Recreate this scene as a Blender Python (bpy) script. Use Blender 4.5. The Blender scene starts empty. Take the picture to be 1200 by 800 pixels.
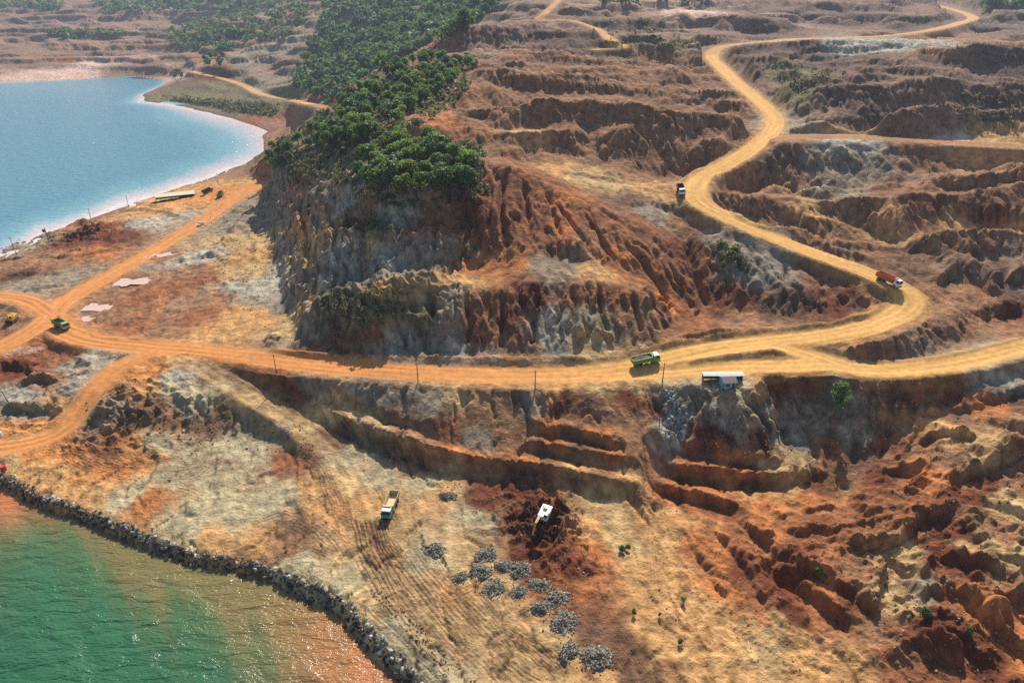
import bpy, math, random
import numpy as np
from mathutils import Vector, Matrix, Euler
from mathutils.geometry import delaunay_2d_cdt

R = math.radians
rng = np.random.default_rng(7)
random.seed(7)
scn = bpy.context.scene
col = scn.collection

# ------------------------------------------------------------------ camera
CAM_H, PITCH, FPX = 120.0, R(27.0), 811.0      # drone height, pitch, focal length in px of a 1200 px frame
SP, CP = math.sin(PITCH), math.cos(PITCH)
cam_d = bpy.data.cameras.new('camera')
cam_d.sensor_width = 36.0
cam_d.lens = FPX / 1200 * 36.0
cam_d.clip_start, cam_d.clip_end = 1.0, 30000.0
cam = bpy.data.objects.new('camera', cam_d)
cam.location = (0, 0, CAM_H)
cam.rotation_euler = (R(90) - PITCH, 0, 0)
col.objects.link(cam)
scn.camera = cam

# ------------------------------------------------------------------ sky and sun
SUN_EL, SUN_AZ = R(40), R(12)                   # behind the scene, a little to the right of the view
wd = bpy.data.worlds.new('World')
scn.world = wd
wd.use_nodes = True
nt = wd.node_tree
bg = nt.nodes['Background']
sky = nt.nodes.new('ShaderNodeTexSky')
sky.sky_type = 'NISHITA'
sky.sun_disc = False
sky.sun_elevation = SUN_EL
sky.sun_rotation = SUN_AZ
sky.air_density, sky.dust_density, sky.ozone_density = 1.0, 1.6, 1.2
bg.inputs['Strength'].default_value = 0.09
nt.links.new(sky.outputs[0], bg.inputs[0])
sun_d = bpy.data.lights.new('sun', 'SUN')
sun_d.energy = 4.6
sun_d.angle = R(0.5)
sun_d.color = (1.0, 0.94, 0.84)
sun = bpy.data.objects.new('sun', sun_d)
sun_dir = Vector((math.sin(SUN_AZ) * math.cos(SUN_EL), math.cos(SUN_AZ) * math.cos(SUN_EL), math.sin(SUN_EL)))
sun.rotation_euler = sun_dir.to_track_quat('Z', 'Y').to_euler()
col.objects.link(sun)
scn.view_settings.view_transform = 'Standard'
scn.view_settings.look = 'None'
scn.view_settings.gamma = 1.0
scn.view_settings.use_curve_mapping = False
scn.view_settings.exposure = 0.5
scn.cycles.use_denoising = False
scn.cycles.max_bounces = 5
scn.cycles.sample_clamp_indirect = 4.0
scn.cycles.volume_bounces = 0
scn.cycles.use_adaptive_sampling = False

# ------------------------------------------------------------------ survey helpers
def W(px, py, h):
    """survey point: photo pixel + height above the sea in m (or, below -50, minus the depth) -> world"""
    u, v = (px - 600) / FPX, (py - 400) / FPX
    k = SP + v * CP
    z = -h if h < -50 else (CAM_H - h) / k
    return (u * z, z * (CP - v * SP), CAM_H - z * k)

def smooth(a, b, x):
    t = np.clip((x - a) / (b - a), 0, 1)
    return t * t * (3 - 2 * t)

def densify(pts, step):
    p = np.asarray(pts, float)
    out = [p[0]]
    for a, b in zip(p[:-1], p[1:]):
        s = step if step > 0 else (0.7 if a[1] < 262 else max(2.0, a[1] / 90.0))
        n = max(1, int(math.ceil(np.linalg.norm((b - a)[:2]) / s)))
        for i in range(1, n + 1):
            out.append(a + (b - a) * i / n)
    return np.array(out)

def catmull(pts, n=8):
    p = np.asarray(pts, float)
    p = np.vstack([2 * p[0] - p[1], p, 2 * p[-1] - p[-2]])
    out = []
    for i in range(1, len(p) - 2):
        a, b, c, d = p[i - 1:i + 3]
        for t in np.arange(n) / n:
            out.append(0.5 * (2 * b + (c - a) * t + (2 * a - 5 * b + 4 * c - d) * t * t + (3 * b - a - 3 * c + d) * t ** 3))
    out.append(p[-2])
    return np.array(out)

def hash2(ix, iy, seed):
    h = (ix.astype(np.uint32) * np.uint32(374761393) + iy.astype(np.uint32) * np.uint32(668265263) + np.uint32((seed * 974634777) & 0xffffffff))
    h = (h ^ (h >> np.uint32(13))) * np.uint32(1274126177)
    h ^= h >> np.uint32(16)
    return h

def perlin(x, y, seed=0):
    x = np.asarray(x, np.float32); y = np.asarray(y, np.float32)
    x0, y0 = np.floor(x), np.floor(y)
    fx, fy = x - x0, y - y0
    ix, iy = x0.astype(np.int64) + 100000, y0.astype(np.int64) + 100000
    def g(dx, dy):
        a = hash2(ix + dx, iy + dy, seed).astype(np.float32) * np.float32(2 * math.pi / 4294967296.0)
        return np.cos(a) * (fx - dx) + np.sin(a) * (fy - dy)
    u = fx * fx * fx * (fx * (fx * 6 - 15) + 10)
    v = fy * fy * fy * (fy * (fy * 6 - 15) + 10)
    a = g(0, 0); a += u * (g(1, 0) - a)
    b = g(0, 1); b += u * (g(1, 1) - b)
    return (a + v * (b - a)) * 1.5

def fbm(x, y, sc, octv=4, seed=0, ridge=False, gain=0.5):
    s = 0; a = 1.0; tot = 0
    for o in range(octv):
        n = perlin(x / sc + o * 17.3, y / sc - o * 9.1, seed + o)
        if ridge:
            n = 1 - 2 * np.abs(n)
        s = s + a * n; tot += a; a *= gain; sc = sc / 2.03
    return s / tot

def box_blur(a, r, axis):
    if r < 1:
        return a
    pad = [(0, 0), (0, 0)]; pad[axis] = (r + 1, r)
    c = np.cumsum(np.pad(a, pad, mode='edge'), axis=axis, dtype=np.float64)
    n = 2 * r + 1
    sl1 = [slice(None)] * 2; sl0 = [slice(None)] * 2
    sl1[axis] = slice(n, None); sl0[axis] = slice(None, -n)
    return ((c[tuple(sl1)] - c[tuple(sl0)]) / n).astype(np.float32)

def blur(a, r):
    for _ in range(2):
        a = box_blur(box_blur(a, r, 0), r, 1)
    return a
# ------------------------------------------------------------------ survey of the ground (break lines)
SHORE = [(-420, 400, 0), (-250, 470, 0), (-120, 525, 0), (-40, 552, 0), (0, 570, 0), (20, 579, 0), (40, 592, 0), (67, 601, 0), (80, 604, 0), (110, 615, 0), (133, 627, 0), (160, 639, 0),
         (187, 649, 0), (213, 657, 0), (233, 664, 0), (267, 669, 0), (300, 677, 0), (327, 687, 0), (353, 697, 0),
         (377, 709, 0), (397, 720, 0), (420, 747, 0), (437, 767, 0), (457, 787, 0), (473, 802, 0), (510, 840, 0), (560, 900, 0), (640, 1000, 0)]
BAY = [(-300, 345, 0), (-160, 325, 0), (-60, 312, 0), (0, 301, 0), (30, 291, 0), (50, 279, 0), (75, 266, 0), (105, 256, 0), (150, 240, 0), (185, 228, 0), (215, 218, 0), (250, 208, 0), (268, 198, 0),
       (290, 192, 0), (312, 178, 0), (316, 164, 0), (302, 149, 0), (275, 139, 0), (240, 131, 0), (205, 124, 0), (165, 119, 0), (170, 111, 0), (196, 100, 0), (205, 92, 0), (160, 88, 0), (100, 92, 0), (50, 95, 0), (0, 97, 0), (-120, 99, 0), (-330, 105, 0)]
LINES = [
    # foreground pad
    [(-100, 500, 4), (0, 535, 3.6), (60, 560, 3.2), (100, 575, 3.2), (200, 610, 3.2), (300, 645, 3.2), (380, 680, 3.2), (430, 720, 3.2), (480, 770, 3.3), (540, 830, 3.3)],
    [(120, 530, 3.5), (200, 545, 3.6), (300, 560, 3.7), (380, 590, 3.8)], [(250, 600, 3.4), (330, 620, 3.5), (420, 660, 3.6), (500, 740, 3.6), (600, 850, 4)],
    [(450, 600, 3.9), (520, 680, 3.8), (600, 745, 3.9), (690, 800, 4.2), (760, 900, 4.5)], [(470, 560, 4.2), (530, 600, 4), (600, 690, 4), (680, 740, 4.2)],
    # bank between the pad and the left of the road
    [(97, 499, 3.7), (110, 504, 3.6), (160, 508, 3.6), (233, 508, 3.6), (283, 513, 3.7), (320, 518, 3.8), (353, 527, 3.9), (372, 534, 4)],
    [(106, 480, 7.0), (120, 474, 7.6), (140, 472, 7.8), (193, 467, 8.0), (227, 465, 8.0), (267, 472, 7.8), (293, 482, 7.0), (320, 493, 6.2), (347, 507, 5.4), (370, 520, 4.8)],
    [(150, 450, 9.2), (200, 445, 9.6), (240, 450, 9.4)], [(230, 432, 10.6), (270, 455, 9.6), (320, 483, 8.2), (360, 508, 6.6), (395, 545, 5.0), (425, 590, 4.0)],
    [(245, 428, 10.8), (300, 455, 9.8), (345, 480, 8.0), (380, 505, 6.4), (410, 535, 5.0), (440, 575, 4.0)],
    # terraces below the road, centre
    [(240, 424, 11.6), (300, 431, 12.9), (337, 438, 14.2), (400, 441, 16.1), (467, 448, 17.2), (533, 451, 17.7), (600, 457, 17.9), (640, 462, 17.9), (700, 457, 18.3), (733, 450, 18.7), (775, 447, 19.1)],
    [(345, 450, 12.2), (363, 456, 12.3), (400, 467, 12.3), (450, 483, 12.1), (490, 495, 11.9)],
    [(352, 475, 9.4), (370, 483, 9.5), (400, 491, 9.5), (450, 507, 9.4), (500, 523, 9.1), (550, 535, 8.5), (600, 542, 8.2), (650, 549, 8.1), (700, 559, 8.0), (750, 567, 8.0)],
    [(352, 482, 7.4), (380, 503, 5.0), (402, 513, 4.3), (450, 530, 4.1), (500, 547, 4.0), (540, 560, 3.9), (600, 566, 3.9), (633, 570, 4), (683, 581, 4.0), (740, 588, 4.2)],
    [(356, 462, 10.4), (375, 467, 10.3), (400, 475, 10.2), (450, 491, 10.0), (500, 507, 9.8)],
    [(505, 490, 13.4), (525, 480, 14.2), (560, 478, 14.6), (600, 483, 14.0), (613, 487, 13.6), (633, 497, 13.4), (667, 502, 13.4), (700, 512, 13.2), (735, 518, 13.0)],
    [(518, 520, 8.5), (535, 526, 8.4), (560, 529, 8.4), (600, 532, 8.4), (620, 533, 8.3), (660, 541, 8.3), (720, 555, 8.2), (752, 558, 8.1)],
    [(613, 508, 11.0), (667, 513, 11.0), (727, 527, 10.9)], [(617, 515, 11.0), (650, 522, 10.9), (700, 532, 10.8), (748, 538, 10.7)],
    [(618, 529, 8.4), (660, 537, 8.4), (720, 550, 8.3)],
    [(640, 488, 13.7), (700, 501, 13.5), (750, 511, 13.2), (785, 505, 13.2)],
    # terraces to the right
    [(790, 522, 9.6), (820, 521, 9.2), (850, 529, 8.9), (880, 537, 8.6), (912, 538, 8.5)], [(792, 534, 7.0), (850, 541, 6.6), (885, 549, 6.3), (915, 549, 6.3)],
    [(775, 541, 7.0), (800, 547, 6.8), (850, 553, 6.5), (900, 557, 6.4), (962, 553, 6.4)], [(778, 558, 4.4), (850, 571, 3.6), (900, 574, 3.5), (962, 569, 3.8)],
    [(772, 566, 4.6), (800, 573, 4.3), (833, 583, 4.0), (867, 597, 3.8)], [(772, 579, 3.0), (800, 586, 2.5), (833, 596, 2.4), (860, 608, 2.6)],
    # grey cliff below the hut and the lower road
    [(775, 447, 19.4), (800, 450, 19.6), (822, 455, 19.7), (860, 457, 19.8), (905, 452, 20.2), (935, 441, 21.4), (1000, 446, 21.6), (1050, 444, 21.7), (1100, 438, 21.8), (1150, 430, 22.2), (1200, 416, 23), (1320, 385, 26)],
    [(785, 508, 10.6), (805, 516, 9.6), (823, 520, 9.0), (855, 528, 8.8), (892, 536, 8.4), (915, 522, 8.8), (930, 530, 8.0), (960, 547, 6.2), (987, 552, 5.2), (1033, 548, 6.4), (1063, 512, 10), (1077, 482, 13.6), (1100, 471, 15), (1140, 461, 16.8), (1167, 451, 18.1), (1200, 438, 19.5), (1320, 405, 23)],
    [(908, 468, 15.0), (922, 496, 10.2)], [(830, 470, 17.6), (862, 472, 17.8), (900, 466, 17.6)], [(965, 490, 12.0), (985, 505, 9.6), (1010, 500, 12.2)],
    # red ground, lower right
    [(760, 620, 3.6), (850, 650, 3.4), (900, 620, 3.8), (960, 590, 4.8), (1050, 565, 7.4), (1100, 520, 12.5), (1200, 480, 16.5), (1330, 450, 20)],
    [(740, 680, 4.0), (800, 730, 3.8), (880, 760, 4.0), (960, 790, 4.6), (1100, 850, 5)], [(900, 680, 4.4), (1000, 640, 6.4), (1080, 600, 8.8), (1140, 540, 12.0)],
    [(1000, 690, 5.4), (1080, 660, 7.4), (1150, 610, 10.4), (1200, 590, 12.0), (1330, 560, 15)], [(1060, 760, 5.6), (1120, 710, 7.0), (1200, 690, 8.6), (1330, 700, 10)], [(1200, 800, 6.5), (1330, 900, 8)],
    [(680, 640, 3.4), (640, 600, 2.8), (590, 590, 3.2)], [(600, 1000, 4), (800, 1100, 5), (1100, 1100, 6), (1400, 1000, 8)],
    # main hill: toe, mid bench, ledges, crest
    [(306, 214, 6.4), (309, 235, 7), (318, 262, 8), (322, 300, 8.8), (335, 345, 10.4), (345, 385, 13.1), (365, 406, 14.8), (420, 414, 17.1), (500, 416, 18.2), (600, 418, 19.2), (680, 415, 19.8), (740, 406, 21.2), (790, 396, 22.8), (832, 386, 24.2)],
    [(372, 362, -238), (400, 352, -234), (430, 346, -229), (457, 336, -228), (495, 334, -226), (535, 334, -226), (576, 336, -226), (603, 334, -226), (636, 329, -227), (690, 328, -228), (724, 336, -227), (758, 340, -226), (775, 365, -228), (795, 388, -227)],
    [(380, 345, -248), (400, 340, -248), (450, 325, -240), (501, 327, -238), (528, 325, -238), (576, 318, -240), (600, 300, -241), (640, 300, -240), (704, 310, -240), (745, 325, -240), (790, 350, -238), (815, 380, -234)],
    [(345, 300, -308), (365, 285, -290), (385, 275, -273), (410, 276, -260), (450, 279, -250), (500, 281, -246), (550, 284, -246)], [(390, 270, -280), (410, 270, -268), (450, 273, -260), (500, 275, -257), (545, 278, -254)],
    [(318, 195, -405), (340, 200, -370), (365, 205, -340), (385, 215, -310), (405, 220, -281), (444, 231, -264), (480, 235, -260), (501, 238, -257), (549, 228, -258), (570, 220, -262)],
    [(326, 178, -410), (350, 180, -375), (385, 190, -335), (430, 190, -290), (480, 190, -280), (545, 185, -275), (585, 185, -285)],
    [(322, 172, -440), (360, 145, -425), (400, 118, -425), (444, 84, -455), (495, 62, -485), (540, 44, -520), (575, 46, -525)],
    [(345, 175, -400), (390, 160, -370), (430, 150, -340), (480, 150, -315), (520, 150, -315)], [(400, 140, -400), (450, 110, -410), (500, 90, -430), (540, 75, -450)],
    [(540, 110, -370), (520, 130, -345)],
    # spur of red earth running down to the right, with its gully
    [(560, 190, -272), (600, 195, -268), (640, 215, -264), (690, 245, -258), (725, 270, -252), (765, 305, -246), (800, 345, -240), (822, 380, -234)],
    [(590, 240, -254), (596, 291, -243)], [(640, 260, -250), (670, 290, -242)], [(560, 250, -250), (570, 300, -243)],
    [(715, 235, -272), (770, 265, -262), (810, 300, -252), (835, 360, -238)],
    [(650, 205, -288), (700, 222, -282), (740, 235, -276), (775, 245, -272)], [(620, 180, -302), (680, 190, -302), (740, 190, -304), (790, 200, -300)],
    # amphitheatre behind the hill
    [(540, 150, -322), (600, 165, -320), (660, 178, -318), (720, 182, -316), (790, 178, -318)], [(560, 120, -362), (600, 135, -348), (650, 150, -338), (700, 150, -342), (760, 150, -346), (820, 150, -350)],
    [(550, 100, -385), (600, 105, -385), (650, 110, -385), (700, 120, -378), (760, 125, -382), (820, 125, -392)], [(560, 85, -415), (620, 85, -425), (700, 88, -430), (770, 95, -430), (830, 100, -440)],
    [(600, 62, -470), (660, 62, -480), (730, 66, -490), (800, 70, -500)], [(620, 40, -540), (700, 48, -545), (770, 50, -560), (820, 52, -570)],
    [(640, 20, -640), (700, 26, -640), (780, 24, -680), (860, 26, -680)], [(620, 4, -760), (700, 6, -780), (800, 8, -820), (900, 12, -780)],
    # island of ground between the two legs of the road
    [(800, 262, -268), (850, 283, -252), (900, 303, -246), (960, 325, -240), (1010, 340, -234), (1033, 350, -231)], [(835, 380, 24.5), (900, 377, 22.6), (960, 375, 23.6), (1010, 368, 25), (1030, 360, 27)],
    # right bank of the bend
    [(972, 406, 24.8), (1003, 402, 26.8), (1036, 389, 28.3), (1080, 373, 28), (1111, 368, 28), (1132, 388, 24.4)], [(985, 414, 22.9), (1000, 420, 22.8), (1036, 424, 22.7), (1087, 415, 22.6), (1131, 406, 22.4), (1171, 398, 23.1)],
    # hillside right of the climbing road
    [(900, 168, 55), (930, 170, 55.5), (1000, 174, 55), (1060, 178, 54.6), (1130, 184, 54), (1200, 190, 53.6), (1320, 205, 52)], [(905, 152, 57.5), (1000, 152, 57.5), (1100, 154, 57), (1200, 158, 56.5), (1320, 165, 56)],
    [(870, 205, -304), (930, 205, -303), (1000, 205, -301), (1070, 205, -298)], [(855, 235, -286), (900, 250, -280), (960, 268, -272), (1010, 288, -266)], [(880, 225, -296), (940, 238, -290), (1000, 262, -280), (1050, 290, -268)],
    [(1060, 222, -289), (1130, 235, -284), (1200, 252, -275), (1320, 280, -265)], [(1060, 245, -277), (1120, 262, -267), (1200, 285, -258), (1320, 310, -250)], [(1090, 199, -298), (1200, 208, -294), (1320, 220, -290)],
    [(1060, 300, -258), (1100, 300, -256), (1150, 305, -253), (1200, 310, -250)], [(1100, 325, -248), (1130, 350, -238), (1160, 375, -230), (1200, 385, -228)], [(1200, 340, -240), (1330, 360, -236)],
    # far right slopes
    [(940, 140, -352), (1000, 143, -350), (1060, 146, -350), (1130, 150, -348), (1200, 152, -348)], [(905, 112, -402), (960, 104, -384), (1010, 104, -376), (1060, 98, -378), (1120, 98, -380), (1200, 108, -374)],
    [(905, 92, -445), (960, 92, -440), (1040, 88, -435), (1120, 84, -436), (1200, 88, -436)], [(880, 66, -500), (940, 58, -510), (1000, 54, -512), (1080, 52, -512), (1140, 58, -505), (1200, 62, -505)],
    [(1180, 50, -600), (1240, 52, -600)], [(1180, 30, -760), (1300, 30, -760)], [(905, 30, -720), (1000, 28, -740), (1060, 26, -760)], [(930, 8, -820), (1000, 4, -860), (1060, 8, -900)],
    # flats left of the hill
    [(0, 318, 5.4), (60, 300, 5.4), (110, 285, 5.6), (160, 262, 5.6), (210, 240, 5.4), (255, 220, 5.2), (290, 203, 5.0)], [(0, 335, 7), (60, 330, 7.2), (100, 318, 7.2)],
    [(110, 375, 8), (140, 355, 7.6), (180, 340, 7.8), (215, 310, 7.6), (250, 280, 7.6), (285, 255, 7.6)], [(150, 390, 9), (220, 380, 9.6), (260, 350, 9), (285, 310, 8.8), (300, 280, 8.6)], [(250, 398, 11), (300, 380, 11.8), (320, 350, 10)],
    [(-20, 425, 6.4), (30, 430, 5.6), (70, 430, 6)], [(0, 462, 6), (50, 468, 6.2), (85, 455, 8)], [(0, 492, 4.4), (50, 500, 4.2), (85, 498, 4.2)], [(-300, 420, 6), (-150, 440, 6)], [(-300, 370, 6), (-150, 350, 6)],
    # the wooded hill and the headland across the bay
    [(205, 112, -862), (250, 118, -800), (300, 128, -738), (330, 140, -700), (345, 150, -668)], [(215, 100, -905), (260, 98, -880), (300, 108, -800), (340, 118, -720), (385, 124, -655)], [(245, 82, -940), (290, 92, -880), (340, 104, -780), (400, 112, -660)],
    [(240, 72, -985), (300, 70, -960), (350, 70, -900), (400, 66, -840), (470, 56, -760)], [(300, 46, -1150), (360, 36, -1080), (420, 30, -1000), (500, 26, -900), (560, 26, -800)], [(350, 8, -1300), (430, -4, -1150), (520, -14, -1020), (620, -10, -900)],
    [(350, -45, -1700), (480, -60, -1500), (620, -40, -1300)], [(250, 30, -1500), (200, 30, -1600)], [(320, -30, -1900), (220, -20, -2100)],
    # far shore
    [(-200, 80, -1080), (0, 78, -1080), (80, 76, -1080), (150, 74, -1080), (220, 76, -1040)], [(-200, 55, -1250), (0, 52, -1260), (100, 50, -1260), (200, 52, -1220)], [(-200, 30, -1600), (0, 26, -1600), (100, 24, -1600), (200, 22, -1650)],
    [(-250, 8, -2300), (0, 8, -2300), (100, 6, -2300), (220, 4, -2300)],
]
WORLD_PTS = []      # far mountains and sea bed, in world metres
for x in range(-3200, 3201, 400):
    WORLD_PTS.append((x, 3000, 130 + 30 * math.sin(x * 0.0017 + 1)))
    WORLD_PTS.append((x, 3900, 210 + 40 * math.sin(x * 0.0013)))
    WORLD_PTS.append((x, 5000, 280))
    if abs(x) > 1300:
        WORLD_PTS += [(x, 2200, 110), (x, 1500, 90 if x > 0 else 60)]
WORLD_PTS += [(700, 600, 85), (700, 350, 60), (600, 200, 30), (500, 80, 14), (900, 900, 95), (500, 1100, 108), (200, 1300, 116), (800, 1500, 125), (100, 1800, 150),
              (500, 2200, 150), (1000, 2200, 140), (-900, 1800, 70), (-1300, 1100, 20), (-1700, 1500, 60), (0, 20, 3), (200, 20, 4), (400, 0, 8), (330, 1000, 106)]
for p in [(-60, 60, -5), (-120, 100, -6), (-160, 140, -6), (-200, 170, -5), (-100, 20, -6), (-300, 100, -6), (-350, 200, -5), (-40, 0, -5), (-600, 150, -8),
          (-260, 420, -5), (-350, 500, -7), (-450, 600, -8), (-350, 650, -7), (-300, 560, -6), (-500, 480, -7), (-500, 800, -8), (-700, 700, -8), (-650, 500, -8), (-420, 770, -5), (-900, 900, -6), (-560, 940, -4), (-1200, 600, -8), (-1500, 800, -6), (-700, 300, -6), (-1200, 200, -8),
          (-230, 560, -4), (-250, 500, -4)]:
    WORLD_PTS.append(p)
# ------------------------------------------------------------------ roads (centre lines) and small relief
ROADS = [
    ('haul_road', 9.8, [(60, 374, 8.5), (90, 394, 9), (150, 404, 10), (220, 410, 11), (300, 419, 12.9), (380, 429, 15.6), (450, 434, 17.2), (520, 438, 17.7), (600, 440, 18.2), (680, 438, 18.7), (740, 430, 19.7), (800, 416, 21.2), (850, 407, 22.2), (900, 401, 23.2), (960, 395, 24.7),
                         (1010, 385, 26.5), (1052, 368, 27), (1066, 351, 29), (1053, 336, 30.8), (1020, 321, 32.6), (980, 306, 34.6), (935, 290, 37), (890, 272, 40), (850, 254, 43), (822, 238, 45), (814, 224, 46.6), (822, 208, 48), (848, 194, 50), (878, 176, 52.8), (903, 156, 55.6), (907, 140, 58),
                         (893, 122, 61), (868, 101, 64.6), (846, 80, 69), (834, 66, 73), (846, 55, 77), (890, 49, 80)]),
    ('upper_haul_road', 11.0, [(880, 50, 79.8), (950, 45, 82), (1020, 43, 84), (1080, 37, 86), (1125, 27, 88), (1140, 20, 89.4), (1115, 11, 92), (1088, 4, 94), (1060, -4, 97)]),
    ('lower_road', 8.0, [(690, 440, 18.8), (760, 438, 19.2), (830, 433, 20.4), (880, 430, 21.3), (925, 429, 22.2), (970, 427, 22.6), (1010, 433, 22.6), (1060, 433, 22.6), (1120, 426, 22.8), (1200, 408, 24), (1330, 382, 26.5)]),
    ('road_link', 8.5, [(905, 402, 23.4), (930, 410, 23.0), (955, 418, 22.7), (985, 428, 22.6)]),
    ('coastal_road', 10.0, [(306, 212, 6.2), (270, 236, 6.4), (240, 257, 6.6), (212, 274, 6.8), (180, 293, 7), (145, 314, 7.4), (108, 334, 7.8), (75, 355, 8.2), (52, 378, 8.5), (22, 396, 8.4), (-10, 412, 8), (-120, 450, 7)]),
    ('junction_road', 9.0, [(-60, 342, 8.4), (0, 348, 8.5), (30, 352, 8.5), (58, 368, 8.5), (80, 388, 8.9), (120, 400, 9.6)]),
    ('access_track', 7.0, [(180, 412, 10.6), (140, 430, 10), (112, 455, 8.8), (92, 480, 6.4), (76, 502, 4.8), (50, 515, 4.2), (0, 525, 4), (-80, 530, 4)]),
    ('ramp_track', 8.0, [(215, 418, 11), (258, 443, 10.2), (310, 470, 8.9), (352, 496, 7.2), (385, 525, 5.6), (410, 560, 4.5), (432, 600, 3.9)]),
    ('headland_road', 9.0, [(225, 84, 26), (260, 92, 24), (285, 100, 21), (305, 110, 19), (345, 118, 20.5), (390, 127, 22.5)]),
    ('shelf_road', 11.0, [(912, 162, 56.6), (960, 160, 56.8), (1040, 162, 56.4), (1120, 167, 55.6), (1200, 172, 55.2), (1330, 182, 54.5)]),
    ('quarry_track', 6.0, [(655, 0, 108), (640, 14, -680), (632, 24, -610), (668, 24, -630), (700, 34, -590), (715, 46, -548), (732, 54, -525), (700, 58, -505)]),
]
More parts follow.
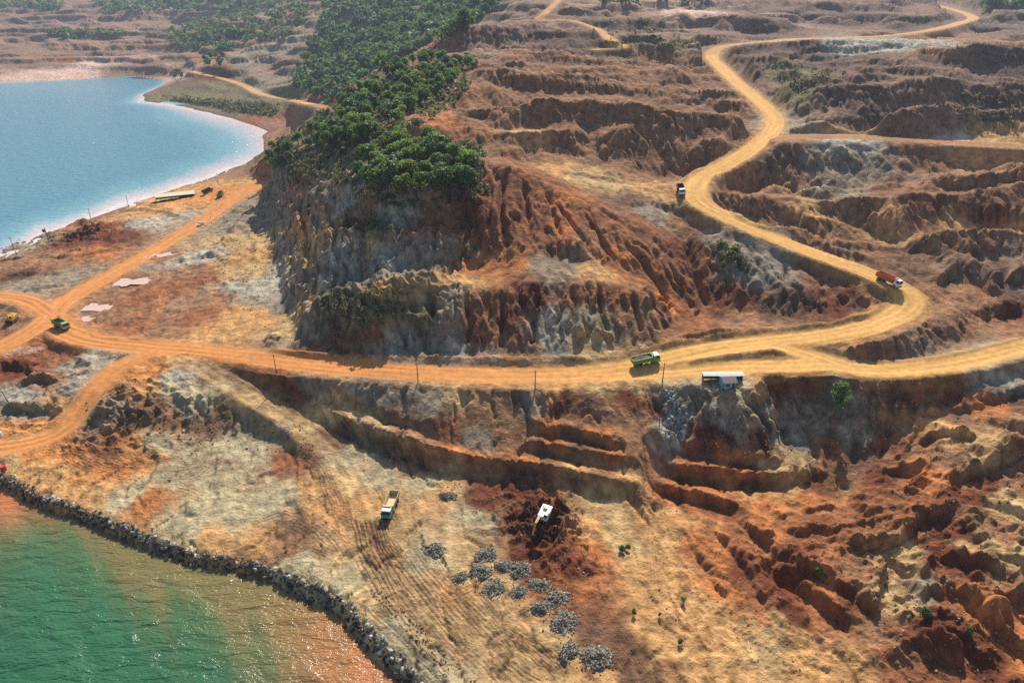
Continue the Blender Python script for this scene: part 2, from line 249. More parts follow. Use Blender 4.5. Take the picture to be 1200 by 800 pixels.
# ledges: polyline (left to right; the near side drops), rise of far side, drop of near side, reach
SCARPS = [
    ([(980, 646), (1013, 645), (1047, 640), (1067, 624), (1090, 610), (1117, 602)], 1.0, 1.8, 5),
    ([(1107, 578), (1122, 565), (1150, 549), (1175, 541), (1197, 530), (1230, 515)], 1.2, 2.6, 6),
    ([(905, 655), (930, 678), (968, 712), (1006, 746)], 1.6, 1.6, 6), ([(915, 645), (950, 668), (990, 695), (1024, 720)], 0.6, 2.0, 6),
    ([(1000, 700), (1024, 722), (1030, 690), (1045, 664)], 0.4, 2.0, 5), ([(1045, 662), (1060, 690), (1076, 700)], 0.2, 2.0, 4), ([(1090, 660), (1110, 668), (1135, 672)], 0.5, 1.5, 5),
    ([(1068, 755), (1090, 772), (1120, 776), (1128, 764)], 0.8, 2.0, 5), ([(1110, 690), (1135, 716), (1165, 742), (1200, 775)], 0.8, 1.2, 4), ([(1170, 740), (1190, 715), (1215, 690)], 0.6, 1.2, 4),
    ([(832, 622), (850, 640), (870, 665), (900, 720)], 0.5, 0.9, 4), ([(860, 605), (885, 630), (910, 650)], 0.4, 0.8, 3), ([(800, 620), (815, 650), (840, 690), (860, 705)], 0.3, 0.7, 3),
    ([(1058, 532), (1075, 520), (1110, 512), (1150, 520)], 0.8, 1.0, 5), ([(1075, 484), (1100, 487), (1150, 478), (1165, 476)], 0.6, 1.0, 4), ([(1150, 470), (1180, 465), (1210, 450)], 0.6, 1.4, 4), ([(1040, 545), (1060, 535), (1070, 515), (1080, 500)], 0.3, 0.6, 3),
    ([(1030, 580), (1050, 562), (1070, 556)], 0.4, 0.9, 3), ([(1000, 562), (1020, 556), (1060, 558)], 0.4, 0.9, 3),
    ([(900, 615), (960, 600), (1010, 606), (1060, 600)], 0.4, 0.5, 4), ([(870, 640), (930, 630), (1000, 622), (1040, 612)], 0.4, 0.5, 4),
    # crisp lips of the terraces
    ([(352, 477), (370, 485), (400, 492), (450, 509), (500, 526), (550, 537), (600, 543), (650, 550), (700, 560), (752, 568)], 0.4, 0.9, 3), ([(613, 489), (640, 499), (667, 503), (735, 519)], 0.3, 0.7, 2.5), ([(617, 516), (650, 523), (700, 533), (748, 539)], 0.3, 0.7, 2.5), 
    ([(786, 523), (820, 522), (850, 530), (880, 538), (915, 539)], 0.6, 1.3, 3), ([(772, 542), (800, 548), (850, 554), (900, 558), (965, 554)], 0.6, 1.5, 3), ([(768, 566), (800, 574), (833, 584), (872, 600)], 0.5, 1.2, 3),
    # right hillside benches
    ([(1085, 228), (1130, 240), (1200, 254), (1260, 262)], 2.0, 3.6, 12), ([(1070, 213), (1110, 214), (1160, 217), (1200, 222)], 1.2, 2.0, 8),
    ([(870, 208), (905, 216), (950, 226), (975, 246)], 2.2, 2.4, 10), ([(862, 232), (900, 244), (940, 256), (968, 276), (985, 292)], 2.6, 2.6, 10), ([(955, 222), (1000, 236), (1035, 262), (1050, 285)], 2.0, 2.4, 10),
    ([(1060, 292), (1085, 286), (1110, 300), (1120, 320)], 2.2, 2.2, 10), ([(1130, 300), (1160, 294), (1200, 292), (1240, 300)], 2.2, 2.4, 12), ([(1090, 335), (1120, 320), (1150, 330), (1170, 352)], 1.4, 1.8, 8), ([(1160, 330), (1200, 322), (1240, 325)], 1.4, 2.0, 8), ([(1145, 370), (1170, 366), (1200, 360)], 1.0, 1.4, 5),
    # upper right slopes
    ([(900, 70), (940, 62), (1000, 58), (1080, 54), (1130, 58)], 1.0, 4.0, 40), ([(870, 95), (905, 80), (925, 92)], 3.0, 1.0, 20), ([(985, 98), (1030, 92), (1070, 94), (1110, 96), (1150, 112)], 3.0, 1.0, 26), ([(1130, 62), (1160, 66), (1200, 70)], 2.0, 2.0, 25),
    ([(915, 18), (940, 12), (1000, 16), (1045, 32)], 5.0, 2.0, 40), ([(830, 30), (880, 34), (910, 32)], 2, 3, 30),
    # amphitheatre
    ([(545, 86), (580, 90), (605, 92), (640, 98), (700, 100), (725, 112)], 2.0, 3.0, 14), ([(545, 104), (560, 128), (580, 140), (605, 142)], 0.5, 3.0, 12), ([(600, 142), (620, 134), (650, 136), (655, 150), (630, 160)], 2.6, 1.2, 9),
    ([(540, 148), (570, 160), (610, 165), (650, 158), (672, 168), (690, 180)], 2.0, 2.4, 10), ([(690, 178), (730, 168), (770, 170), (785, 185)], 2.4, 1.4, 10), ([(675, 130), (700, 128), (730, 124), (745, 140)], 2.4, 1.0, 10),
    ([(505, 55), (540, 50), (575, 48), (600, 54)], 2.0, 3.0, 16), ([(620, 28), (660, 30), (700, 36), (720, 48)], 1.5, 3.0, 22), ([(770, 124), (800, 118), (850, 122), (866, 130)], 2.0, 2.4, 12), ([(735, 10), (800, 16), (870, 10)], 2, 4, 25),
    # spur and cliff
    ([(735, 238), (760, 236), (800, 250)], 0.6, 2.4, 6), ([(700, 236), (720, 252), (760, 276)], 0.6, 1.4, 6),
    ([(640, 292), (665, 296), (700, 306)], 0.6, 1.6, 4), ([(620, 262), (648, 270), (662, 285)], 0.5, 1.4, 3),
    ([(670, 395), (690, 392), (720, 398)], 1.2, 0.4, 4),
    # left-hand workings
    ([(0, 322), (30, 320), (70, 320), (78, 316)], 0.4, 2.0, 4), ([(0, 304), (20, 302), (40, 300)], 0.5, 1.2, 4), ([(30, 302), (60, 300), (80, 303)], 0.3, 1.2, 3), ([(64, 296), (90, 292), (120, 294), (160, 284)], 0.9, 1.3, 4), ([(130, 240), (160, 238), (200, 246), (222, 252)], 0.8, 0.8, 4),
    ([(240, 428), (270, 430), (310, 440), (350, 452)], 0.6, 2.4, 4), ([(0, 425), (20, 428), (40, 440)], 0.3, 1.5, 5), ([(25, 455), (50, 448), (70, 452)], 0.8, 1.2, 3), ([(0, 478), (30, 480), (60, 484), (85, 480)], 0.8, 1.6, 3), ([(98, 475), (112, 462), (140, 440)], 0.2, 0.8, 3),
    ([(0, 45), (60, 40), (130, 42), (180, 48)], 4, 8, 60), ([(0, 70), (60, 66), (130, 64), (200, 70)], 2, 5, 50), ([(10, 25), (70, 20), (140, 24)], 5, 9, 60), ([(160, 28), (220, 22), (280, 40)], 6, 8, 60),
    ([(270, 104), (240, 96), (262, 90), (290, 98), (300, 106)], 0, 5, 14), ([(190, 116), (230, 118), (280, 124), (320, 132)], 2, 4, 18),
]
BERMS = [   # earth ridges along the road edges: polyline, height, half width
    ([(300, 408), (360, 417), (430, 421), (520, 424), (600, 426), (680, 424), (740, 416), (790, 404), (850, 394), (920, 387), (975, 381), (1015, 371), (1033, 356), (1030, 345)], 2.0, 1.6),
    ([(845, 238), (870, 258), (915, 274), (965, 289), (1010, 302), (1050, 316), (1080, 336), (1092, 352)], 1.6, 1.7), ([(838, 200), (835, 222), (848, 240)], 1.2, 1.5), ([(800, 212), (835, 188), (865, 170), (885, 154)], 1.3, 1.6), ([(925, 150), (915, 125), (893, 105), (868, 84), (856, 68)], 1.2, 1.8), ([(650, 200), (720, 212), (765, 216), (800, 206)], 1.4, 1.4),
    ([(795, 254), (840, 272), (890, 292), (950, 313), (1005, 328)], 0.8, 1.2), ([(890, 140), (880, 122), (855, 102), (838, 86)], 1.0, 1.6),
    ([(800, 424), (850, 418), (905, 412), (925, 414)], 1.0, 1.6), ([(975, 414), (1010, 422), (1060, 424), (1120, 415), (1200, 396)], 0.7, 1.2), ([(700, 450), (740, 446), (775, 445)], 0.5, 1.0),
    ([(305, 205), (285, 219), (262, 232)], 0.9, 1.2), ([(150, 288), (180, 272), (215, 258)], 0.8, 1.5), ([(85, 372), (82, 385), (100, 396), (140, 398)], 0.7, 1.1), ([(60, 490), (85, 468), (110, 442), (130, 426)], 0.9, 1.3),
    ([(30, 545), (80, 558), (130, 575), (190, 598)], 0.5, 1.0), ([(215, 430), (240, 445), (290, 475), (330, 498)], 0.5, 1.0), ([(260, 438), (310, 462), (350, 486), (385, 512)], 0.7, 1.0), ([(360, 398), (330, 408), (318, 400)], 1.2, 1.8),
    ([(440, 700), (470, 735), (510, 780), (540, 815)], 0.9, 1.3), ([(690, 610), (715, 650), (700, 690), (655, 690)], 0.5, 1.2), ([(160, 372), (170, 350), (190, 345)], 0.3, 0.8), ([(245, 302), (262, 286), (285, 262)], 1.8, 2.0), ([(232, 348), (262, 318), (275, 300)], 1.3, 1.4), ([(130, 286), (160, 276), (190, 262)], 1.6, 2.0), ([(66, 302), (110, 297), (150, 289)], 1.4, 1.5), ([(60, 280), (90, 264), (120, 259)], 1.8, 2.4), ([(0, 341), (40, 339), (80, 333)], 1.2, 1.5),
    ([(88, 391), (120, 397), (170, 398)], 0.9, 1.2), ([(150, 373), (176, 372), (190, 354)], 0.7, 1.0), ([(196, 322), (180, 331), (160, 341)], 0.9, 1.3), ([(102, 440), (82, 456), (62, 470)], 1.3, 1.5), ([(138, 250), (165, 246), (200, 250), (228, 258)], 1.7, 1.8), ([(262, 330), (275, 345), (270, 365)], 1.0, 1.6), ([(210, 300), (225, 312), (245, 310)], 0.9, 1.4), ([(290, 268), (300, 285), (302, 310)], 1.4, 2.0),
]
MOUNDS = [  # px, py, radius m, height m (spoil heaps and pits)
    (150, 405 - 28, 5, .6), (322, 398, 5, 2.2), (100, 275, 9, 2.2), (120, 268, 7, 1.6), (62, 275, 6, 2.2), (95, 262, 6, 2.4), (150, 252, 7, 1.4), (130, 280, 5, 1.2), (200, 250, 6, .8), (20, 290, 6, 1.2), (215, 305, 4, 1.0), (240, 300, 6, 1.4), (280, 270, 9, 2.4), (290, 245, 9, 2.2), (265, 285, 7, 1.8), (300, 320, 8, 1.6), (305, 350, 7, 1.5),
    (18, 375, 5, 1.6), (45, 445, 7, 1.5), (15, 440, 6, -1.8), (30, 418, 5, .4), (95, 425, 5, 1.6), (120, 490, 5, 1.0), (640, 602, 6, 1.2), (610, 600, 5, .6), (655, 650, 7, 1.4), (630, 632, 4, -1.0), (595, 625, 4, .5), (680, 655, 5, .8), (215, 470, 5, 1.2), (240, 468, 4, 1.0), (150, 485, 5, .8), (545, 565, 4, .6), (480, 540, 4, .8),
    (190, 300, 8, -0.9), (152, 332, 9, -0.9), (108, 361, 7, -0.8), (98, 373, 5, -0.7),
    (870, 318, 12, 2.0), (930, 340, 10, 2.0), (860, 350, 10, 2.0), (1005, 345, 6, 1.6), (960, 115, 14, 2.5), (940, 130, 10, 2.5), (720, 395, 5, 1.4), (745, 395, 5, 1.2), (1090, 350, 5, 1.5), (1110, 345, 8, 2), (1160, 500, 5, 1.2), (1180, 520, 5, 2.0), (1190, 500, 5, 1.5), (1150, 650, 6, 1.4), (1180, 610, 7, 1.2), (1100, 740, 6, 1.6), (1140, 705, 6, 1.0),
    (760, 95, 12, -2.0), (700, 165, 9, -2.0), (610, 150, 8, -2), (560, 132, 8, -3), (790, 160, 10, 2), (640, 130, 9, 2.5), (575, 105, 9, 2), (690, 140, 9, 2.2), (735, 145, 9, 2), (600, 72, 12, 2.5), (660, 72, 12, 2), (720, 78, 12, 2.5), (790, 84, 12, 2.5), (820, 70, 10, 2), (560, 56, 12, 2.5),
]
ROUGH = [   # px, py, radius m, amplitude m, grain m
    (1130, 520, 28, 1.0, 7), (1180, 600, 30, 1.2, 8), (1080, 650, 24, 0.9, 7), (1150, 720, 26, 1.2, 7), (950, 690, 24, 0.7, 6), (960, 610, 24, 0.5, 6), (850, 650, 16, 0.4, 5), (620, 600, 13, 1.3, 4), (645, 612, 8, 1.2, 4), (660, 645, 9, 0.9, 4), (90, 275, 22, 1.0, 7), (60, 440, 16, 0.8, 6), (130, 270, 22, 0.9, 7), (280, 290, 20, 1.0, 7), (290, 250, 20, 1.0, 7), (300, 340, 16, 0.6, 6), (180, 485, 22, 0.9, 5), (130, 485, 14, 0.8, 5), (320, 450, 10, 1.0, 4), (230, 340, 18, 0.4, 5), (900, 780, 20, 0.3, 4), (50, 480, 14, 0.6, 4), (1010, 740, 14, 0.5, 5), (1190, 780, 20, 0.8, 6),
]

# ------------------------------------------------------------------ base surface: triangulated survey on three rasters
class Level:
    def __init__(s, x0, x1, y0, y1, c):
        s.x0, s.y0, s.c = x0, y0, c
        s.nx, s.ny = int((x1 - x0) / c) + 1, int((y1 - y0) / c) + 1
        s.x1, s.y1 = x0 + (s.nx - 1) * c, y0 + (s.ny - 1) * c
        s.X, s.Y = np.meshgrid((x0 + np.arange(s.nx) * c).astype(np.float32), (y0 + np.arange(s.ny) * c).astype(np.float32))
        s.Z = np.zeros((s.ny, s.nx), np.float32)
    def sample(s, x, y, a=None):
        a = s.Z if a is None else a
        fx = np.clip((x - s.x0) / s.c, 0, s.nx - 1.001); fy = np.clip((y - s.y0) / s.c, 0, s.ny - 1.001)
        ix = fx.astype(np.int32); iy = fy.astype(np.int32)
        fx = (fx - ix).astype(np.float32); fy = (fy - iy).astype(np.float32)
        f = a.ravel(); i = iy * s.nx + ix
        return (f[i] * (1 - fx) + f[i + 1] * fx) * (1 - fy) + (f[i + s.nx] * (1 - fx) + f[i + s.nx + 1] * fx) * fy
    def window(s, p, m):
        i0 = max(0, int((p[:, 0].min() - m - s.x0) / s.c)); i1 = min(s.nx, int((p[:, 0].max() + m - s.x0) / s.c) + 2)
        j0 = max(0, int((p[:, 1].min() - m - s.y0) / s.c)); j1 = min(s.ny, int((p[:, 1].max() + m - s.y0) / s.c) + 2)
        return slice(j0, j1), slice(i0, i1)

NEAR = Level(-390, 420, 62, 600, 0.6)
MID = Level(-1500, 1500, 500, 2000, 3.0)
FAR = Level(-3400, 3400, -400, 5200, 20.0)
LEVELS = [NEAR, MID, FAR]

pts = [np.array(WORLD_PTS, float)]
for ln in LINES + [BAY]:
    pts.append(densify([W(*p) for p in ln], 0))
sh = densify([W(*p) for p in SHORE], 2.0)
tan = np.gradient(sh[:, :2], axis=0); tan /= np.linalg.norm(tan, axis=1)[:, None]
nrm = np.stack([-tan[:, 1], tan[:, 0]], 1)          # points inland (the shore runs left to right)
top = sh.copy(); top[:, :2] += nrm * (1.6 + 0.5 * np.sin(np.arange(len(sh)) * 0.21) * np.sin(np.arange(len(sh)) * 0.083))[:, None]; top[:, 2] = 2.4
foot = sh.copy(); foot[:, :2] -= nrm * 3.0; foot[:, 2] = -1.6
sh[:, 2] = -0.1
pts += [sh, top, foot]
pts = np.vstack(pts)
res = delaunay_2d_cdt([Vector((p[0], p[1])) for p in pts], [], [], 0, 0.05)
tv = np.array([[v.x, v.y] for v in res[0]]); th = np.array([pts[o[0], 2] if len(o) else 0 for o in res[3]]); tt = np.array(res[2])
for L in LEVELS:
    tri = tv[tt]
    mn, mx = tri.min(1), tri.max(1)
    ok = np.where((mx[:, 0] > L.x0) & (mn[:, 0] < L.x1) & (mx[:, 1] > L.y0) & (mn[:, 1] < L.y1))[0]
    for k in ok:
        a, b, c = tri[k]; ha, hb, hc = th[tt[k]]
        i0 = max(0, int(math.floor((mn[k, 0] - L.x0) / L.c))); i1 = min(L.nx - 1, int(math.ceil((mx[k, 0] - L.x0) / L.c)))
        j0 = max(0, int(math.floor((mn[k, 1] - L.y0) / L.c))); j1 = min(L.ny - 1, int(math.ceil((mx[k, 1] - L.y0) / L.c)))
        d = (b[1] - c[1]) * (a[0] - c[0]) + (c[0] - b[0]) * (a[1] - c[1])
        if abs(d) < 1e-9 or i1 < i0 or j1 < j0:
            continue
        gx = (L.x0 + np.arange(i0, i1 + 1) * L.c)[None, :] - c[0]; gy = (L.y0 + np.arange(j0, j1 + 1) * L.c)[:, None] - c[1]
        w0 = ((b[1] - c[1]) * gx + (c[0] - b[0]) * gy) / d; w1 = ((c[1] - a[1]) * gx + (a[0] - c[0]) * gy) / d; w2 = 1 - w0 - w1
        m = (w0 > -1e-6) & (w1 > -1e-6) & (w2 > -1e-6)
        z = w0 * ha + w1 * hb + w2 * hc
        sub = L.Z[j0:j1 + 1, i0:i1 + 1]; sub[m] = z[m]
def pip(x, y, poly):
    ins = np.zeros(x.shape, bool)
    n = len(poly)
    for i in range(n):
        (xa, ya), (xb, yb) = poly[i][:2], poly[(i + 1) % n][:2]
        c = ((ya > y) != (yb > y)) & (x < (xb - xa) * (y - ya) / (yb - ya + 1e-12) + xa)
        ins ^= c
    return ins
def zone(poly, soft):
    q = [W(*p) for p in poly]
    return blur(pip(NEAR.X, NEAR.Y, q).astype(np.float32), soft)
Z_TERR = np.maximum(zone([(335, 452, 10.4), (400, 468, 10.4), (500, 490, 10.4), (620, 478, 14.4), (755, 508, 13.4), (790, 516, 10), (920, 532, 8.4), (970, 550, 6.2), (970, 575, 3.8), (870, 612, 2.6), (770, 592, 3), (540, 570, 3.9), (400, 520, 4.2), (345, 485, 7)], 3), 0)
Z_PAD = zone([(110, 512, 3.6), (370, 540, 4), (500, 555, 4), (540, 570, 3.9), (600, 690, 4), (720, 800, 4.5), (760, 900, 4.5), (560, 900, 1), (440, 780, 1), (300, 684, 1), (200, 658, 1), (100, 618, 1), (0, 576, 1), (-100, 540, 1), (-60, 500, 4.2), (0, 500, 4.2)], 3)
NEAR.Z = NEAR.Z * (0.35 + 0.5 * Z_TERR) + (0.65 - 0.5 * Z_TERR) * blur(NEAR.Z, 2)
far_soft = smooth(300, 480, NEAR.Y)
NEAR.Z = NEAR.Z * (1 - far_soft) + blur(NEAR.Z, 5) * far_soft
MID.Z = blur(MID.Z, 2); FAR.Z = blur(FAR.Z, 1)

def ground(x, y):
    """height of the ground at world x, y"""
    x = np.atleast_1d(np.asarray(x, np.float64)); y = np.atleast_1d(np.asarray(y, np.float64))
    z = FAR.sample(x, y)
    for L, bl in ((MID, 40.0), (NEAR, 24.0)):
        e = np.minimum(np.minimum(x - L.x0, L.x1 - x), np.minimum(y - L.y0, L.y1 - y))
        w = smooth(0, bl, e)
        z = z * (1 - w) + L.sample(x, y) * w
    return z

T_RAY = 70 * 1.0025 ** np.arange(1560)
def at(px, py):
    """the point of the ground seen at a photo pixel"""
    u, v = (px - 600) / FPX, (py - 400) / FPX
    x = u * T_RAY; y = T_RAY * (CP - v * SP); z = CAM_H - T_RAY * (SP + v * CP)
    g = np.maximum(ground(x, y), 0.0)
    k = int(np.argmax(z < g))
    if k == 0:
        k = len(T_RAY) - 1
    a, b = z[k - 1] - g[k - 1], z[k] - g[k]
    t = a / (a - b) if a != b else 0
    return np.array([x[k - 1] + (x[k] - x[k - 1]) * t, y[k - 1] + (y[k] - y[k - 1]) * t, g[k - 1] + (g[k] - g[k - 1]) * t])

def poly_field(L, p, m):
    """window of L round polyline p with distance, signed distance (+ = right-hand side), height and length along it"""
    wy, wx = L.window(p, m)
    X, Y = L.X[wy, wx], L.Y[wy, wx]
    if X.size == 0:
        return None
    best = np.full(X.shape, 1e9, np.float32); sd = np.zeros_like(best); hh = np.zeros_like(best); al = np.zeros_like(best)
    acc = 0.0
    for a, b in zip(p[:-1], p[1:]):
        d = b[:2] - a[:2]; ln = float(np.hypot(*d))
        if ln < 1e-6:
            continue
        q = np.array([a, b]); vy, vx = L.window(q, m)
        ry = slice(vy.start - wy.start, vy.stop - wy.start); rx = slice(vx.start - wx.start, vx.stop - wx.start)
        x, y = X[ry, rx] - a[0], Y[ry, rx] - a[1]
        t = np.clip((x * d[0] + y * d[1]) / (ln * ln), 0, 1)
        ex, ey = x - t * d[0], y - t * d[1]
        dist = np.hypot(ex, ey)
        s = np.where(x * d[1] - y * d[0] >= 0, dist, -dist)
        c = dist < best[ry, rx]
        best[ry, rx] = np.where(c, dist, best[ry, rx]); sd[ry, rx] = np.where(c, s, sd[ry, rx])
        hh[ry, rx] = np.where(c, a[2] + t * (b[2] - a[2]), hh[ry, rx]); al[ry, rx] = np.where(c, acc + t * ln, al[ry, rx])
        acc += ln
    return (wy, wx), best, sd, hh, al, acc

# rolling unevenness that grows with the slope
def slope_of(L, r):
    gy, gx = np.gradient(blur(L.Z, r), L.c)
    return np.hypot(gx, gy)
X, Y = NEAR.X, NEAR.Y
sl = blur(slope_of(NEAR, 2), 4)
calm = (1 - 0.85 * Z_TERR) * (1 - 0.7 * Z_PAD)
amp = (0.10 + 2.4 * np.clip(sl - 0.08, 0, 0.9)) * smooth(0.2, 2.5, NEAR.Z) * calm
wx_, wy_ = X + 4 * fbm(X, Y, 20, 2, 50), Y + 4 * fbm(X, Y, 20, 2, 60)
NEAR.Z += amp * (1.0 * fbm(wx_, wy_, 22, 3, 3) + 0.8 * fbm(wx_, wy_, 9, 3, 11, ridge=True))
# broken rock on the left-hand cliff
Z_ROCK = zone([(306, 214, 6.4), (322, 300, 8.8), (345, 385, 12), (420, 414, 15), (545, 416, 16), (535, 334, -229), (545, 284, -250), (549, 228, -258), (405, 220, -285), (330, 185, -390)], 6)
NEAR.Z += Z_ROCK * 2.4 * (1.6 * fbm(wx_ * 0.8 + wy_ * 0.5, wy_ - wx_ * 0.4, 16, 4, 151, ridge=True) + 1.2 * np.abs(fbm(X, Y, 7, 3, 155)))
# ribs and gullies that run down the steep faces
gy_, gx_ = np.gradient(blur(NEAR.Z, 6), NEAR.c)
gl_ = np.hypot(gx_, gy_) + 1e-4
front = np.clip(gy_ / gl_, 0, 1) ** 2; flank = np.clip((0.9 * gx_ + 0.45 * gy_) / gl_, 0, 1) ** 2; right = np.clip((-0.75 * gx_ + 0.65 * gy_) / gl_, 0, 1) ** 2
st_ = np.clip((sl - 0.28) / 0.5, 0, 1) * calm
def ribs(t, u, sc, seed): return 0.65 * fbm(t, u * 0.22, sc, 5, seed, ridge=True, gain=0.62) + 0.8 * fbm(t, u * 0.4, sc * 2.8, 4, seed + 9)
tot_ = front + flank + right + 0.2
wj = 2.0 * fbm(X, Y, 11, 3, 57)
NEAR.Z += st_ * 3.0 * (front * ribs(X + wj, Y, 6, 161) + flank * ribs(0.9 * Y - 0.45 * X + wj, 0.9 * X + 0.45 * Y, 7, 171) + right * ribs(0.65 * X + 0.75 * Y + wj, 0.75 * X - 0.65 * Y, 6, 181)) / tot_
# stepped ledges on the steep faces
led = np.clip(sl - 0.5, 0, 0.6) * 1.6 * calm
hq = NEAR.Z / 5.5 + 0.5 * fbm(X, Y, 30, 3, 21)
NEAR.Z += led * 2.2 * (smooth(0.25, 0.75, hq - np.floor(hq)) - (hq - np.floor(hq)))
# dug steps on the upper slopes: benches and raked faces between them
up = smooth(275, 320, Y) * smooth(20, 60, NEAR.Z + 0.2 * X)
up *= 1 - 0.9 * zone([(330, 178, -410), (400, 118, -430), (495, 62, -500), (548, 60, -480), (545, 105, -372), (530, 150, -315), (430, 160, -330)], 10)
def raked(per, A, wn, seed, face=0.72):
    # worked hillsides: long raked faces towards the pit, short backs behind each crest
    ph = (Y + 0.5 * per * fbm(X * 0.6, Y * 0.6, wn, 4, seed) + 0.16 * per * fbm(X, Y, wn * 0.3, 3, seed + 5)) / per
    f_ = ph - np.floor(ph)
    saw = np.where(f_ < face, f_ / face, (1 - f_) / (1 - face))
    return A * np.clip(0.62 + 1.3 * fbm(X * 0.8, Y, wn * 1.2, 3, seed + 9), 0.12, 1.15) * (saw - 0.62)
up2 = smooth(232, 250, Y) * smooth(68, 92, X) * smooth(335, 300, Y)
NEAR.Z += up * (raked(74, 24.0, 110, 15, 0.76) + raked(24, 3.6, 40, 35)) + up2 * (raked(36, 9.0, 60, 55) + raked(13, 1.8, 26, 65))
NEAR.Z += up * 1.6 * fbm(wx_ * 0.7, wy_, 20, 5, 17, ridge=True, gain=0.6)
for per, sd, am_, wn in ((5.0, 27, 0.3, 30),):
    hq = NEAR.Z / per + 0.9 * fbm(X * 0.5, Y, wn, 4, sd)
    fr_ = hq - np.floor(hq)
    NEAR.Z += up * am_ * per * 0.85 * (smooth(0.30, 0.78, fr_) - fr_)
X, Y = MID.X, MID.Y
am = 16 * smooth(3, 30, MID.Z)
phm = (Y + 40 * fbm(X * 0.6, Y * 0.6, 160, 4, 79)) / 95; fm = phm - np.floor(phm)
MID.Z += am * 1.3 * np.clip(0.6 + 1.2 * fbm(X, Y, 200, 3, 83), 0.1, 1.1) * (np.where(fm < 0.7, fm / 0.7, (1 - fm) / 0.3) - 0.6)
MID.Z += am * (0.6 * fbm(X, Y, 150, 6, 71, ridge=True, gain=0.58) + 0.35 * fbm(X, Y, 50, 5, 75, gain=0.6)) - 0.35 * am
# quarry-like steps on the far slopes
hq = MID.Z / 12 + 0.8 * fbm(X, Y, 120, 3, 31)
MID.Z += smooth(4, 12, MID.Z) * 7.0 * (smooth(0.3, 0.7, hq - np.floor(hq)) - (hq - np.floor(hq)))
FAR.Z += smooth(60, 200, FAR.Z) * 40 * fbm(FAR.X, FAR.Y, 900, 5, 41, ridge=True)

def world_line(pp, n=5):
    w = np.array([at(*p) for p in pp])
    return catmull(w, n) if len(w) > 2 else densify(w, 1.0)

def stamp_scarp(L, line, up, down, reach):
    f = poly_field(L, line, reach * 3)
    if f is None:
        return
    (wy, wx), d, s, h, al, tot = f
    x, y = L.X[wy, wx], L.Y[wy, wx]
    s = s + fbm(x, y, max(6.0, 1.6 * reach), 4, 91) * min(4.0, (0.45 if line[:, 1].mean() > 235 else 0.22) * reach)
    end = smooth(0, 0.16, al / tot) * smooth(0, 0.16, 1 - al / tot)
    far_ = line[:, 1].mean() > 235
    k = (1.5 if far_ else 0.3) * (up + down) * (0.8 + 0.6 * fbm(x, y, 3 * reach, 2, 97))
    end = end * (np.clip(0.75 + 1.3 * fbm(x, y, 2.5 * reach, 3, 95), 0.15, 1.3) if far_ else 1.35)
    dz = np.where(s > 0, -down * np.exp(-(s / reach) ** 2) * smooth(0, k, s), up * np.exp(-(s / reach) ** 2))
    dz = np.where(s > 0, dz + up * (1 - smooth(0, k, s)), dz)
    if line[:, 1].mean() > 280:
        dz = dz * 0.75
    L.Z[wy, wx] += (dz * end).astype(np.float32)

for pp, up, down, reach in SCARPS:
    ln = world_line(pp)
    for L in ((NEAR,) if ln[:, 1].max() < 560 else (NEAR, MID) if ln[:, 1].min() < 600 else (MID,)):
        stamp_scarp(L, ln, up, down, reach)
for px, py, r, h in MOUNDS:
    c = at(px, py)
    q = np.array([c, c]); wy, wx = NEAR.window(q, r * 2.2)
    x, y = NEAR.X[wy, wx] - c[0], NEAR.Y[wy, wx] - c[1]
    d = np.hypot(x, y) / r * (1 + 0.35 * fbm(NEAR.X[wy, wx], NEAR.Y[wy, wx], 5, 2, 33))
    NEAR.Z[wy, wx] += h * np.clip(1.15 - d, 0, 1)
for px, py, r, a, g in ROUGH:
    c = at(px, py)
    q = np.array([c, c]); wy, wx = NEAR.window(q, r * 1.5)
    x, y = NEAR.X[wy, wx], NEAR.Y[wy, wx]
    w = smooth(1.4, 0.5, np.hypot(x - c[0], y - c[1]) / r)
    NEAR.Z[wy, wx] += w * a * 1.8 * (fbm(x, y, g, 4, 101, ridge=True, gain=0.5) - 0.1)
X, Y = NEAR.X, NEAR.Y
sl2 = np.clip(blur(slope_of(NEAR, 1), 2), 0, 1.2)
NEAR.Z += smooth(0.3, 2.0, NEAR.Z) * (0.05 + 0.5 * sl2) * (0.3 + 0.7 * calm) * (0.8 * fbm(X, Y, 6, 4, 121) + 0.5 * fbm(X, Y, 3.6, 3, 131, ridge=True)) + smooth(0.8, 2.5, NEAR.Z) * (1 - 0.8 * Z_PAD) * 0.22 * fbm(X, Y, 2.6, 2, 141, ridge=True)
# furrows dug across the red ground at the lower right
Z_FUR = zone([(790, 600, 5), (900, 590, 7), (1050, 560, 9), (1210, 470, 17), (1330, 560, 15), (1330, 900, 8), (1060, 800, 5), (880, 740, 4.5), (800, 680, 4.2)], 12)
t_ = 0.89 * X + 0.46 * Y + 2.5 * fbm(X, Y, 16, 3, 191)
u_ = 0.46 * X - 0.89 * Y
NEAR.Z += Z_FUR * (1.3 * fbm(t_, u_ * 0.2, 10, 4, 193, ridge=True, gain=0.42) + 0.7 * fbm(X, Y, 18, 4, 197, ridge=True, gain=0.42) - 0.5)

